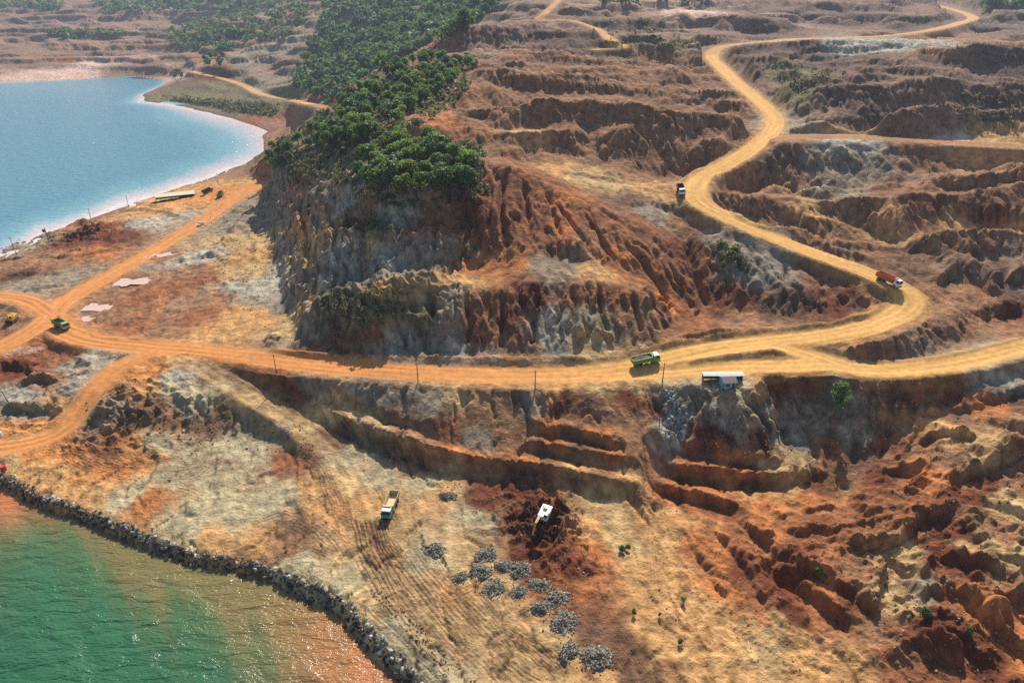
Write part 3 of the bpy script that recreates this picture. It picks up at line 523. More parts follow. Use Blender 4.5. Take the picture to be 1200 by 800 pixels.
# the photograph shows these roads unhidden: keep the ground in front of them below the line of sight
for L in (NEAR, MID):
    cap = np.full(L.Z.size, 1e4, np.float32)
    for name, wdt, pp in ROADS:
        if name not in ('haul_road', 'upper_haul_road', 'shelf_road', 'coastal_road', 'lower_road'):
            continue
        p = densify(catmull([W(*q) for q in pp], 6), 1.2 if L is NEAR else 3.0)
        g_ = np.gradient(p[:, :2], axis=0); g_ /= np.linalg.norm(g_, axis=1)[:, None] + 1e-9
        for off in (-0.5, -0.15, 0.15, 0.5):
            q = p.copy(); q[:, 0] -= g_[:, 1] * wdt * off; q[:, 1] += g_[:, 0] * wdt * off
            dist = np.hypot(q[:, 0], q[:, 1]); t = np.arange(0.0, 130.0, 1.0 if L is NEAR else 3.0)[None, :]
            kx = 1 - t / dist[:, None]
            hx = q[:, 2:3] + (CAM_H - q[:, 2:3]) * (t / dist[:, None]) - 0.25
            x, y = q[:, :1] * kx, q[:, 1:2] * kx
            m_ = (x > L.x0) & (x < L.x1) & (y > L.y0) & (y < L.y1)
            np.minimum.at(cap, (((y - L.y0) / L.c).round().astype(int) * L.nx + ((x - L.x0) / L.c).round().astype(int))[m_], hx[m_].astype(np.float32))
    cap = cap.reshape(L.Z.shape)
    for _ in range(3):
        c2 = cap.copy()
        c2[1:] = np.minimum(c2[1:], cap[:-1]); c2[:-1] = np.minimum(c2[:-1], cap[1:]); cap = c2.copy()
        c2[:, 1:] = np.minimum(c2[:, 1:], cap[:, :-1]); c2[:, :-1] = np.minimum(c2[:, :-1], cap[:, 1:]); cap = c2
    L.Z = np.where(L.Z > cap, cap + 0.08 * np.minimum(L.Z - cap, 6), L.Z).astype(np.float32)

# ------------------------------------------------------------------ roads: fields first, so that rain does not cut them
road_d = np.full(NEAR.Z.shape, 99.0, np.float32); road_s = np.zeros_like(road_d); road_a = np.zeros_like(road_d); road_h = np.zeros_like(road_d)
road_i = np.full(NEAR.Z.shape, -1, np.int8)
road_w = np.zeros_like(road_d); road_wsum = np.zeros_like(road_d); road_hsum = np.zeros_like(road_d)
mid_d = np.full(MID.Z.shape, 99.0, np.float32); mid_h = np.zeros_like(mid_d); mid_i = np.full(MID.Z.shape, -1, np.int8)
for k, (name, wdt, pp) in enumerate(ROADS):
    ln = catmull([(at(*p[:2]) if name in ('headland_road', 'quarry_track') else W(*p)) for p in pp], 6)
    f = poly_field(NEAR, ln, 16)
    if f is not None:
        (wy, wx), d, s, h, al, tot = f
        e = d - wdt / 2 + 0.8 * fbm(NEAR.X[wy, wx], NEAR.Y[wy, wx], 7, 3, 200 + k)
        near = d < 16
        wgt = np.where(near, np.exp(-np.clip(e, -4, 30) * 0.8), 0)
        road_wsum[wy, wx] += wgt; road_hsum[wy, wx] += wgt * h
        c = near & (e < road_d[wy, wx])
        road_d[wy, wx] = np.where(c, e, road_d[wy, wx]); road_s[wy, wx] = np.where(c, s, road_s[wy, wx]); road_a[wy, wx] = np.where(c, al + k * 500, road_a[wy, wx])
        road_i[wy, wx] = np.where(c, k, road_i[wy, wx])
    f = poly_field(MID, ln, 40)
    if f is not None:
        (wy, wx), d, s, h, al, tot = f
        c = d - wdt / 2 < mid_d[wy, wx]
        mid_d[wy, wx] = np.where(c, d - wdt / 2, mid_d[wy, wx]); mid_h[wy, wx] = np.where(c, h, mid_h[wy, wx]); mid_i[wy, wx] = np.where(c, k, mid_i[wy, wx])
road_h = road_hsum / np.maximum(road_wsum, 1e-6)

# ------------------------------------------------------------------ rain: many water drops wear rills into the slopes
def rain(L, n, steps, hard, seed, mask):
    r = np.random.default_rng(seed)
    nx, ny = L.nx, L.ny
    Z = (L.Z / L.c).astype(np.float32).ravel().copy()
    mk = mask.ravel()
    gy, gx = np.gradient(L.Z, L.c)
    wgt = (np.clip(np.hypot(gx, gy), 0.05, 1.0) * mask).ravel().astype(np.float64)
    cdf = np.cumsum(wgt); cdf /= cdf[-1]
    st = np.searchsorted(cdf, r.random(n))
    px = (st % nx + r.random(n)).astype(np.float32); py = (st // nx + r.random(n)).astype(np.float32)
    dx = np.zeros(n, np.float32); dy = np.zeros(n, np.float32); sp = np.full(n, 1.0, np.float32); wa = np.ones(n, np.float32); se = np.zeros(n, np.float32)
    alive = np.ones(n, bool)
    for _ in range(steps):
        px = np.clip(px, 1, nx - 3); py = np.clip(py, 1, ny - 3)
        ix = px.astype(np.int32); iy = py.astype(np.int32); fx = px - ix; fy = py - iy
        i = iy * nx + ix
        a, b, c, d = Z[i], Z[i + 1], Z[i + nx], Z[i + nx + 1]
        g_x = (b - a) * (1 - fy) + (d - c) * fy; g_y = (c - a) * (1 - fx) + (d - b) * fx
        h0 = (a * (1 - fx) + b * fx) * (1 - fy) + (c * (1 - fx) + d * fx) * fy
        dx = dx * 0.25 - g_x * 0.75; dy = dy * 0.25 - g_y * 0.75
        ln = np.hypot(dx, dy) + 1e-6
        dx /= ln; dy /= ln
        px2 = np.clip(px + dx, 1, nx - 3); py2 = np.clip(py + dy, 1, ny - 3)
        jx = px2.astype(np.int32); jy = py2.astype(np.int32); ex = px2 - jx; ey = py2 - jy
        j = jy * nx + jx
        h1 = (Z[j] * (1 - ex) + Z[j + 1] * ex) * (1 - ey) + (Z[j + nx] * (1 - ex) + Z[j + nx + 1] * ex) * ey
        dh = h1 - h0
        cap = np.maximum(-dh, 0.01) * sp * wa * 3.0
        dep = np.where(dh > 0, np.minimum(dh, se), np.where(se > cap, (se - cap) * 0.2, 0))
        ero = np.where((dh <= 0) & (se <= cap), np.minimum((cap - se) * 0.25, -dh * 0.6), 0) * hard * mk[i]
        dep = np.where(alive, dep, 0); ero = np.where(alive, ero, 0)
        q = (dep * mk[i] - ero).astype(np.float64)
        se = se + ero - dep
        m = nx * ny
        Z += (np.bincount(i, q * (1 - fx) * (1 - fy), m) + np.bincount(i + 1, q * fx * (1 - fy), m) + np.bincount(i + nx, q * (1 - fx) * fy, m) + np.bincount(i + nx + 1, q * fx * fy, m)).astype(np.float32)
        sp = np.sqrt(np.clip(sp * sp - dh * 2.0, 0.05, 9)); wa *= 0.97
        px, py = px2, py2
    d = Z.reshape(ny, nx) * L.c - L.Z
    return d
cr_f = smooth(0.09, 0.0, np.abs(fbm(t_, u_ * 0.35, 13, 3, 211))); cr_d = smooth(0.08, 0.0, np.abs(fbm(X + wj, Y * 0.3, 9, 3, 221)))
NEAR.Z -= (Z_FUR * 0.8 * cr_f + (st_ * 0.75 + 0.4 * up + 0.4 * up2) * cr_d) * smooth(1, 5, road_d)
mask = smooth(0.0, 2.5, road_d) * smooth(0.3, 2.0, NEAR.Z) * (1 - 0.75 * Z_TERR) * (1 - Z_PAD) * (1 - 0.75 * Z_ROCK)
pre = NEAR.Z.copy()
for b in range(3):
    d = rain(NEAR, 52000, 42, 0.7, 300 + b, mask)
    NEAR.Z += np.clip(0.45 * d + 0.7 * blur(d, 1), -1.4, 0.8)
d = rain(MID, 26000, 34, 0.8, 320, smooth(1, 6, MID.Z))
MID.Z += np.clip(d, -6, 5)
wear = NEAR.Z - pre
# gullies that water has cut down the red spur and the lower cliff: line, depth, half width
GULLIES = [([(594, 200), (586, 238), (596, 291)], 3.0, 1.6), ([(612, 206), (620, 262)], 2.4, 1.4), ([(562, 232), (545, 282), (522, 322)], 2.2, 1.6), ([(640, 222), (662, 282)], 1.8, 1.4), ([(690, 258), (716, 302)], 2.0, 1.4), ([(576, 214), (570, 272)], 1.8, 1.3), ([(655, 240), (690, 290)], 1.6, 1.2), ([(725, 275), (770, 330), (790, 372)], 2.2, 1.6), ([(590, 338), (587, 408)], 2.6, 1.3), ([(546, 340), (549, 404)], 1.8, 1.2), ([(632, 338), (622, 404)], 2.4, 1.3), ([(505, 342), (511, 400)], 1.6, 1.2), ([(662, 336), (650, 402)], 1.6, 1.2), ([(470, 345), (474, 402)], 1.4, 1.2), ([(700, 338), (712, 396)], 1.8, 1.3), ([(740, 345), (752, 390)], 1.6, 1.2), ([(800, 262), (812, 312), (832, 360)], 2.4, 2.0), ([(420, 240), (428, 282)], 1.6, 1.4), ([(470, 248), (466, 290), (470, 322)], 1.4, 1.3), ([(515, 248), (508, 290)], 1.6, 1.4), ([(385, 240), (395, 300), (385, 340)], 2.0, 1.8), ([(350, 230), (362, 290), (358, 350)], 2.2, 2.0),
           ([(880, 290), (872, 330), (868, 372)], 1.4, 1.4), ([(920, 308), (922, 345), (918, 372)], 1.3, 1.3), ([(960, 322), (964, 350), (960, 368)], 1.2, 1.2), ([(930, 448), (945, 500), (958, 540)], 1.8, 1.6), ([(1000, 452), (1006, 500), (1000, 545)], 1.6, 1.5), ([(1040, 452), (1042, 500), (1030, 540)], 1.4, 1.3), ([(822, 458), (812, 495), (800, 512)], 1.8, 1.5), ([(905, 458), (918, 500), (922, 522)], 1.6, 1.4)]
for pp, dp, hw in GULLIES:
    f = poly_field(NEAR, world_line(pp), hw * 3)
    (wy, wx), d, s, hh, al, tot = f
    x, y = X[wy, wx], Y[wy, wx]
    d = d + 0.5 * hw * fbm(x, y, 4, 3, 231)
    NEAR.Z[wy, wx] -= (dp * np.clip(1 - d / hw, 0, 1.2) * smooth(0, 0.2, al / tot) * smooth(0, 0.12, 1 - al / tot) * smooth(0.5, 3, road_d[wy, wx])).astype(np.float32)
# weathering leaves the harder edges standing
NEAR.Z += np.clip(0.42 * (NEAR.Z - blur(NEAR.Z, 2)), -0.6, 0.6) * (1 - 0.85 * Z_TERR) * smooth(1, 4, road_d) * smooth(0.5, 2.5, NEAR.Z) * (1 - Z_PAD) * (1 - 0.7 * Z_FUR) * (0.15 + 0.85 * smooth(0.2, 0.55, sl2))

# ------------------------------------------------------------------ cut the roads in, heap the berms
X, Y = NEAR.X, NEAR.Y
k = smooth(1.0, 0.0, (road_d - 0.4) / (3.6 + 4.5 * smooth(250, 330, Y)))
rut = 0.10 * np.cos(road_s * 2 * math.pi / 2.6 + 2.0 * fbm(X, Y, 18, 2, 401)) * smooth(0.5, -2, road_d)
NEAR.Z = NEAR.Z * (1 - k) + (road_h + rut + 0.12 * fbm(X, Y, 3.0, 3, 402)) * k
k = smooth(9.0, 0.0, mid_d)
MID.Z = MID.Z * (1 - k) + mid_h * k
for pp, h, r in BERMS:
    f = poly_field(NEAR, world_line(pp), r * 4)
    (wy, wx), d, s, hh, al, tot = f
    x, y = X[wy, wx], Y[wy, wx]
    end = smooth(0, 0.08, al / tot) * smooth(0, 0.08, 1 - al / tot)
    hv = h * (0.85 + 0.5 * fbm(x, y, 9, 3, 411)) * end * np.exp(-(d / r * (1 + 0.25 * fbm(x, y, 3, 2, 412))) ** 2) * smooth(-2.5, -0.2, road_d[wy, wx])
    NEAR.Z[wy, wx] += hv.astype(np.float32)
# ------------------------------------------------------------------ the ground mesh: finer close to the viewer and on steep faces
NC, NR = 1150, 930
fy = 62 * (4600 / 62) ** (np.arange(2600) / 2599.0)
uc = np.linspace(-1, 1, NC)
def half(y): return 0.70 * y + 62
sub = uc[::5]
gx = sub[None, :] * half(fy)[:, None]; gyy = np.repeat(fy[:, None], len(sub), 1)
gz = np.maximum(ground(gx.ravel(), gyy.ravel()).reshape(gx.shape), -0.5)
zc = gyy * CP - (gz - CAM_H) * SP
py_ = FPX * ((CAM_H - gz) * CP - gyy * SP) / zc
dpy = -np.diff(py_, axis=0)
flat = FPX * CAM_H * np.diff(fy)[:, None] / (gyy[1:] ** 2)          # what level ground would cover
sea = (gz[1:] < -0.4)
cost = np.where(dpy > 0, dpy, 0.12 * np.abs(dpy)) * 0.85 + 0.25 * flat + 0.01
cost = np.where(sea, 0.12 * flat + 0.005, cost)
cost = blur(cost.astype(np.float32), 2)
cum = np.vstack([np.zeros((1, len(sub))), np.cumsum(cost, 0)])
cum /= cum[-1]
for _ in range(3):
    cum = box_blur(cum.astype(np.float32), 2, 1)
yy = np.empty((NR, len(sub)))
for j in range(len(sub)):
    yy[:, j] = np.interp(np.linspace(0, 1, NR), cum[:, j], fy)
GY = np.empty((NR, NC))
si = np.arange(NC)[::5]
for i in range(NR):
    GY[i] = np.interp(np.arange(NC), si, yy[i])
GX = uc[None, :] * half(GY)
GZ = ground(GX.ravel(), GY.ravel()).reshape(GX.shape)

def near_s(a, fill=0.0):
    e = (GX > NEAR.x0) & (GX < NEAR.x1) & (GY > NEAR.y0) & (GY < NEAR.y1)
    return np.where(e, NEAR.sample(GX, GY, a), fill)
def mid_s(a, fill=0.0):
    e = (GX > MID.x0) & (GX < MID.x1) & (GY > NEAR.y1 - 10) & (GY < MID.y1)
    return np.where(e, MID.sample(GX, GY, a), fill)
# fine grit that the raster cannot hold
grit = smooth(0.1, 0.8, GZ) * smooth(320, 120, GY)
GZ = GZ + grit * 0.10 * fbm(GX, GY, 1.3, 2, 501) * (0.35 + 0.65 * smooth(0, 1.5, near_s(road_d, 99)))
# ------------------------------------------------------------------ soil colours
def lin(r, g, b):
    f = lambda c: ((c / 255 + 0.055) / 1.055) ** 2.4 if c > 10 else c / 255 / 12.92
    return np.array([f(r), f(g), f(b)], np.float32)
SOIL = dict(OR=lin(194, 130, 74), YR=lin(206, 158, 92), TAN=lin(184, 152, 106), PALE=lin(172, 158, 124), SAND=lin(188, 144, 94), RED=lin(140, 90, 60), DRED=lin(108, 60, 40), ORED=lin(176, 112, 66),
            BRN=lin(144, 105, 76), DBRN=lin(110, 82, 62), GREY=lin(144, 128, 106), BGREY=lin(136, 127, 112), PINK=lin(206, 172, 154), OLIV=lin(116, 104, 74), MAU=lin(138, 108, 88), MAUD=lin(112, 88, 74), LGR=lin(168, 160, 142), UMB=lin(84, 53, 38))
SEEDS = '''
20 20 MAU;90 30 MAU;150 30 MAU;60 55 MAU;130 60 MAU;200 60 MAU;30 80 MAU;110 80 PINK;170 78 MAU;60 70 BRN;240 30 OLIV;280 50 MAU;210 85 BRN;180 95 PINK;150 84 MAU;40 90 PINK;235 100 OLIV;200 112 OLIV;260 112 OLIV;300 125 OLIV;250 95 DRED;290 85 GREY;330 95 GREY;340 70 MAU;310 60 GREY;350 130 BRN;300 140 RED;330 145 BRN;
400 60 OLIV;450 30 OLIV;350 100 OLIV;520 20 OLIV;420 100 OLIV;560 10 OLIV;
520 60 BRN;560 60 MAU;600 50 MAU;650 20 MAU;700 20 MAU;760 15 MAU;640 45 MAUD;700 45 MAUD;740 35 MAUD;770 45 OLIV;620 70 BRN;680 75 BRN;740 80 BRN;790 70 BRN;810 50 MAU;560 90 BRN;600 95 BRN;650 100 BRN;700 105 BRN;750 110 BRN;800 100 BRN;830 90 BRN;
540 115 RED;580 120 BRN;560 135 BRN;620 125 BRN;660 140 BRN;700 140 BRN;740 150 BRN;790 150 BRN;840 140 BRN;860 120 BRN;530 140 ORED;545 160 RED;580 165 BRN;620 165 SAND;660 165 BRN;700 180 BRN;740 180 BRN;650 195 SAND;690 210 TAN;720 218 TAN;750 205 BRN;770 225 SAND;620 185 BRN;590 185 RED;560 178 OLIV;
900 60 MAUD;940 60 MAUD;1000 70 MAUD;1060 70 MAU;1120 70 MAUD;1180 75 MAUD;880 90 MAUD;920 90 OLIV;950 90 MAUD;1000 100 MAUD;1050 105 MAU;1100 110 MAU;1150 110 MAUD;1190 110 MAUD;930 115 OLIV;960 130 MAU;1010 130 MAUD;1070 130 MAU;1120 135 MAU;1180 130 MAUD;890 110 MAU;920 140 GREY;960 145 GREY;850 30 MAU;820 20 PINK;900 25 MAUD;960 20 MAUD;1010 25 MAUD;870 20 MAU;1050 15 MAU;1170 25 MAUD;1100 55 BRN;1000 48 LGR;1060 50 LGR;1120 45 BRN;
920 165 BRN;980 158 SAND;1050 155 BRN;1120 162 PINK;1180 160 SAND;1000 168 LGR;1080 172 BRN;1150 175 SAND;
920 190 MAUD;970 195 GREY;1020 195 GREY;1060 200 MAU;1100 195 BRN;1150 200 BRN;1200 210 BRN;880 205 BRN;930 210 BRN;980 220 GREY;1030 225 BRN;1090 215 BRN;1140 225 BRN;1180 240 BRN;860 225 BRN;900 235 BRN;950 245 SAND;1000 250 BRN;1040 265 SAND;1090 250 BRN;1130 262 SAND;1190 268 SAND;1100 238 DRED;1170 255 DRED;880 250 BRN;920 265 BRN;970 275 BRN;1010 285 BRN;1060 290 DBRN;1100 290 BRN;1150 285 BRN;1190 300 MAU;1080 310 DBRN;1130 315 MAU;1180 330 MAUD;1150 350 BRN;1190 360 DRED;1100 340 BRN;1110 365 BRN;1160 380 BRN;1190 385 BRN;
800 260 BRN;830 280 GREY;860 290 GREY;900 300 BGREY;880 320 BGREY;920 330 GREY;960 330 BRN;990 340 DRED;840 330 DBRN;820 310 RED;860 350 DRED;900 355 DBRN;940 355 DBRN;980 360 DRED;830 365 RED;870 375 BRN;1020 345 BRN;1010 365 BRN;
740 240 DBRN;770 250 GREY;760 270 RED;800 290 DRED;790 320 RED;810 350 RED;780 350 ORED;770 380 BRN;800 385 RED;
320 170 OLIV;340 190 OLIV;330 210 GREY;350 215 BRN;370 195 OLIV;360 230 GREY;330 250 BGREY;350 260 SAND;370 250 GREY;390 230 GREY;410 240 LGR;400 260 BRN;330 290 BGREY;350 290 TAN;370 285 TAN;380 310 BGREY;350 320 GREY;400 300 LGR;430 290 TAN;460 300 LGR;500 300 BGREY;530 300 GREY;400 330 BGREY;440 320 BGREY;340 350 BGREY;345 370 TAN;360 380 BGREY;380 360 OLIV;400 380 DBRN;430 370 OLIV;460 360 OLIV;370 400 DBRN;400 405 DBRN;440 390 RED;470 400 LGR;500 400 BGREY;480 345 TAN;500 360 OLIV;530 350 GREY;530 380 GREY;540 405 LGR;560 390 RED;580 360 RED;600 380 DRED;620 350 DRED;640 390 LGR;650 370 LGR;680 350 RED;700 380 GREY;720 350 RED;740 370 BRN;660 405 BGREY;690 400 TAN;610 405 BRN;
440 245 BRN;470 250 LGR;500 255 RED;520 250 BRN;450 265 OLIV;540 260 RED;560 240 DRED;580 220 RED;600 220 RED;580 270 RED;610 260 RED;640 240 RED;640 280 RED;670 270 ORED;690 280 BRN;600 310 ORED;560 315 ORED;540 325 SAND;640 310 GREY;670 315 GREY;700 320 SAND;730 310 ORED;750 320 RED;700 260 RED;660 230 ORED;630 205 RED;460 335 SAND;
10 310 BRN;40 310 BRN;80 310 BRN;30 335 GREY;70 325 GREY;30 320 UMB;100 300 ORED;90 280 DRED;60 275 BRN;40 285 GREY;110 265 DRED;130 275 DRED;95 255 BRN;150 250 SAND;140 262 RED;170 258 LGR;190 245 SAND;210 238 OR;230 232 OR;160 245 BRN;185 235 SAND;130 250 BRN;250 225 OR;270 215 SAND;285 205 BRN;
190 300 BRN;150 332 BRN;165 325 BRN;105 360 BRN;115 370 BRN;140 365 BRN;160 355 RED;190 340 RED;220 330 RED;200 320 BRN;170 312 GREY;230 300 LGR;250 285 TAN;270 265 GREY;280 250 GREY;295 235 GREY;285 300 SAND;280 320 TAN;270 340 LGR;300 345 LGR;250 350 BRN;230 370 RED;270 370 SAND;290 380 SAND;260 390 SAND;310 380 SAND;320 400 GREY;200 380 BRN;150 385 RED;180 390 BRN;120 390 BRN;300 300 SAND;295 280 TAN;300 260 BGREY;315 330 LGR;330 390 TAN;
30 410 RED;50 412 RED;15 425 DRED;50 430 RED;75 420 RED;30 440 DRED;60 445 BRN;90 425 GREY;100 420 LGR;85 450 LGR;20 465 LGR;60 470 SAND;40 480 GREY;10 480 GREY;0 500 OR;40 500 OR;60 510 OR;20 520 TAN;10 540 TAN;40 535 OR;80 530 OR;120 530 RED;150 525 OR;60 550 SAND;30 555 SAND;90 570 SAND;100 560 OR;
140 445 OR;180 435 OR;170 455 SAND;150 460 BRN;210 440 LGR;205 455 PALE;240 458 PALE;220 475 GREY;180 480 DBRN;130 485 GREY;150 495 DBRN;200 495 BRN;250 490 DBRN;290 500 GREY;330 510 GREY;280 470 TAN;320 485 TAN;350 505 TAN;270 440 UMB;300 450 DRED;330 455 DRED;345 465 DRED;260 430 BRN;
180 520 PALE;220 540 PALE;260 530 PALE;200 560 PALE;160 545 OR;130 550 OR;120 575 SAND;170 590 ORED;150 580 PALE;250 580 PALE;300 600 PALE;220 610 PALE;290 540 PALE;330 540 RED;350 545 RED;320 580 PALE;360 570 SAND;340 620 DBRN;330 640 BRN;300 640 SAND;260 630 SAND;380 600 SAND;390 640 TAN;400 560 TAN;420 620 TAN;450 650 TAN;420 530 PALE;450 560 PALE;500 560 PALE;430 590 SAND;400 680 PALE;350 665 PALE;440 690 TAN;480 700 TAN;470 740 PALE;500 790 PALE;520 740 TAN;560 720 TAN;540 700 SAND;580 760 TAN;620 790 TAN;640 760 TAN;500 650 PALE;540 640 TAN;560 600 PALE;580 690 TAN;700 790 SAND;740 790 DBRN;700 740 DBRN;720 760 DBRN;690 715 RED;660 690 ORED;700 650 ORED;690 620 SAND;
360 445 GREY;400 450 GREY;430 460 BGREY;460 465 GREY;390 465 TAN;420 480 TAN;380 478 TAN;470 490 BRN;500 470 GREY;490 505 BRN;450 505 TAN;400 500 DBRN;450 518 DBRN;520 525 ORED;560 534 ORED;620 540 ORED;680 552 SAND;740 562 SAND;500 535 BRN;560 548 BRN;620 553 DBRN;680 568 BRN;520 495 RED;530 500 RED;560 490 BRN;560 510 GREY;590 500 BRN;600 510 BRN;540 470 TAN;600 470 BRN;620 475 GREY;660 470 DRED;700 475 DBRN;740 470 DRED;770 480 DRED;720 490 BRN;690 497 BRN;650 500 ORED;700 510 ORED;660 520 ORED;720 535 ORED;670 510 DBRN;700 523 DBRN;680 535 DBRN;640 530 DBRN;760 500 BRN;760 540 BRN;755 580 BRN;720 600 TAN;760 600 SAND;700 590 TAN;650 455 SAND;700 450 TAN;740 448 TAN;
790 460 BGREY;800 480 BGREY;785 500 LGR;790 515 LGR;830 475 GREY;860 480 GREY;890 490 GREY;850 500 BGREY;840 515 DRED;800 445 PALE;860 455 PALE;890 455 SAND;920 460 DRED;940 480 GREY;960 500 GREY;970 525 RED;930 520 BGREY;1000 470 BGREY;1000 500 GREY;1010 530 DBRN;1040 480 BRN;1050 520 RED;1070 460 DRED;1030 455 BRN;1110 450 DRED;1150 440 BGREY;1190 430 BGREY;1170 440 LGR;920 445 DRED;900 525 DRED;
800 525 ORED;850 533 ORED;800 535 DRED;860 545 DRED;900 545 TAN;930 535 TAN;800 550 ORED;870 558 ORED;940 556 SAND;800 562 DRED;880 568 DRED;950 565 DRED;780 577 ORED;820 583 ORED;800 590 DRED;850 600 DRED;900 590 ORED;950 585 ORED;890 580 SAND;
800 610 SAND;780 640 SAND;760 660 SAND;740 640 TAN;780 700 SAND;760 730 SAND;830 640 ORED;860 620 RED;900 620 ORED;950 610 RED;1000 590 RED;1050 580 RED;1080 560 ORED;1040 560 DRED;1000 620 RED;1050 610 RED;1080 590 RED;960 640 RED;900 650 RED;870 670 DRED;900 690 DRED;930 665 DRED;970 720 RED;960 690 ORED;930 720 DRED;880 700 RED;840 690 ORED;820 720 SAND;860 740 SAND;900 760 TAN;950 770 SAND;1000 780 SAND;830 770 SAND;850 790 SAND;1010 660 BRN;1040 700 TAN;1030 740 BRN;1000 700 DRED;1060 650 TAN;1050 790 RED;
1100 500 SAND;1130 490 BRN;1160 470 ORED;1190 470 DBRN;1100 530 BRN;1130 530 DBRN;1150 540 TAN;1170 510 TAN;1190 510 DRED;1100 555 ORED;1130 580 DRED;1160 565 DRED;1180 560 BRN;1190 590 TAN;1150 600 BRN;1180 630 BRN;1150 640 TAN;1120 620 DRED;1100 650 DRED;1130 660 DRED;1080 690 GREY;1110 700 RED;1150 700 ORED;1190 700 RED;1090 740 DRED;1130 740 DRED;1160 770 DRED;1190 760 ORED;1100 790 RED;1180 680 BRN;1190 650 TAN;
600 580 DRED;640 590 DRED;600 610 DRED;640 620 UMB;660 605 UMB;570 590 DRED;580 570 DRED;670 660 DRED;650 650 DRED;640 680 DRED;620 650 DRED;
520 570 SAND;530 560 TAN'''
sx = [s.split() for s in SEEDS.replace('\n', '').split(';') if s.strip()]
sp = np.array([at(float(a), float(b)) for a, b, c in sx], np.float32)
sc_ = np.array([SOIL[c] for a, b, c in sx], np.float32)
sdep = np.maximum(sp[:, 1] / 200.0, 0.6).astype(np.float32)
ST = 2
qx, qy, qz = GX[::ST, ::ST], GY[::ST, ::ST], GZ[::ST, ::ST]
wv = np.clip(qy / 200, 0.6, 6)
jx = qx + wv * (8 * fbm(qx / wv, qy / wv, 14, 5, 601)); jy = qy + wv * (8 * fbm(qx / wv, qy / wv, 14, 5, 611)); jz = qz + 1.5 * fbm(qx, qy, 10, 2, 621)
Q = np.stack([jx.ravel(), jy.ravel(), 1.3 * jz.ravel()], 1).astype(np.float32)
S3 = sp * np.array([1, 1, 1.3], np.float32)
cls = sorted(SOIL)
sci = np.array([cls.index(c) for a, b, c in sx])
wq = np.clip(qy / 200, 0.6, 6)
CF = np.stack([np.exp(2.6 * fbm(qx / wq + 0.5 * qz, qy / wq - 0.3 * qz, 11, 5, 900 + 7 * k, gain=0.62)).ravel() for k in range(len(cls))], 1).astype(np.float32)
C0 = np.empty((len(Q), 3), np.float32)
for i in range(0, len(Q), 20000):
    q = Q[i:i + 20000]
    d2 = np.maximum((q * q).sum(1)[:, None] + (S3 * S3).sum(1)[None] - 2 * q @ S3.T, 0) / (sdep ** 2)[None]
    w = 1.0 / (d2 + 6.0) ** 2.2 * CF[i:i + 20000][:, sci]
    C0[i:i + 20000] = (w @ sc_) / w.sum(1)[:, None]
C0 = C0.reshape(qx.shape + (3,))
ri = np.arange(NR) / ST; ci = np.arange(NC) / ST
r0 = np.minimum(ri.astype(int), C0.shape[0] - 2); c0 = np.minimum(ci.astype(int), C0.shape[1] - 2)
fr = np.clip(ri - r0, 0, 1)[:, None, None].astype(np.float32); fc = np.clip(ci - c0, 0, 1)[None, :, None].astype(np.float32)
CO = (C0[r0][:, c0] * (1 - fc) + C0[r0][:, c0 + 1] * fc) * (1 - fr) + (C0[r0 + 1][:, c0] * (1 - fc) + C0[r0 + 1][:, c0 + 1] * fc) * fr
del C0, Q

# patchiness of the soil itself
wv = np.clip(GY / 200, 0.6, 8)
n1 = fbm(GX / wv, GY / wv, 14, 4, 631); n2 = fbm(GX / wv + GZ, GY / wv - GZ, 3.5, 3, 641); n3 = fbm(GX / wv + 2 * GZ, GY / wv, 1.2, 2, 651)
CO *= (1 + 0.20 * n1 + 0.22 * n2 + 0.12 * n3)[..., None].clip(0.4, 1.7)
steep = smooth(0.35, 0.8, near_s(sl))
skt = fbm(GX + 0.5 * GY + 1.5 * n2, GZ * 0.22 + GY * 0.1, 3.2, 4, 655, gain=0.6); sks = fbm(GX * 0.12 + 0.1 * GY, GZ + 0.5 * n1, 2.6, 3, 657)
skb = fbm(GX + 0.6 * GZ, GY - 0.8 * GZ, 1.8, 3, 659, gain=0.7)
CO *= (1 + steep * (0.8 * skt + 0.5 * sks + 0.6 * skb))[..., None].clip(0.3, 2.0)
stain = (steep * smooth(0.0, 0.5, fbm(GX + 0.5 * GY, GZ * 0.3, 5, 4, 658)) * 0.5)[..., None]
CO = CO * (1 - stain) + CO.mean(-1, keepdims=True) * np.array([1.55, 0.86, 0.56], np.float32) * stain
iron = smooth(0.15, 0.6, fbm(GX / wv, GY / wv + 40, 9, 4, 661))[..., None]
CO = CO * (1 - 0.35 * iron) + CO * np.array([1.12, 0.82, 0.66], np.float32) * 0.35 * iron
# roads: packed orange earth left, yellower as it climbs, streaked along the wheel tracks
rd = near_s(road_d, 99); rs = near_s(road_s); ra = near_s(road_a)
yel = smooth(-40, 70, GX)[..., None]
rc = SOIL['OR'] * (1 - yel) + SOIL['YR'] * yel
ramp = (smooth(7 * 500 - 1, 7 * 500, ra) * smooth(8 * 500, 8 * 500 - 1, ra) * smooth(232, 215, GY) * smooth(72, 40, ra - 3500))[..., None]
rend = (smooth(3499, 3500, ra) * smooth(4000, 3999, ra) * smooth(34, 60, ra - 3500))[..., None]
rc = rc * (1 - ramp) + (0.6 * SOIL['TAN'] + 0.4 * SOIL['BRN']) * ramp
shelf = (smooth(9 * 500 - 1, 9 * 500, ra) * smooth(10 * 500, 10 * 500 - 1, ra))[..., None]
rc = rc * (1 - shelf) + (0.85 * SOIL['BRN'] + 0.15 * SOIL['SAND']) * shelf
st = fbm(rs * 1.0 + 0.4 * fbm(GX, GY, 9, 2, 671), ra / 26, 0.9, 3, 681)
st2 = fbm(rs, ra / 60, 2.6, 2, 691)
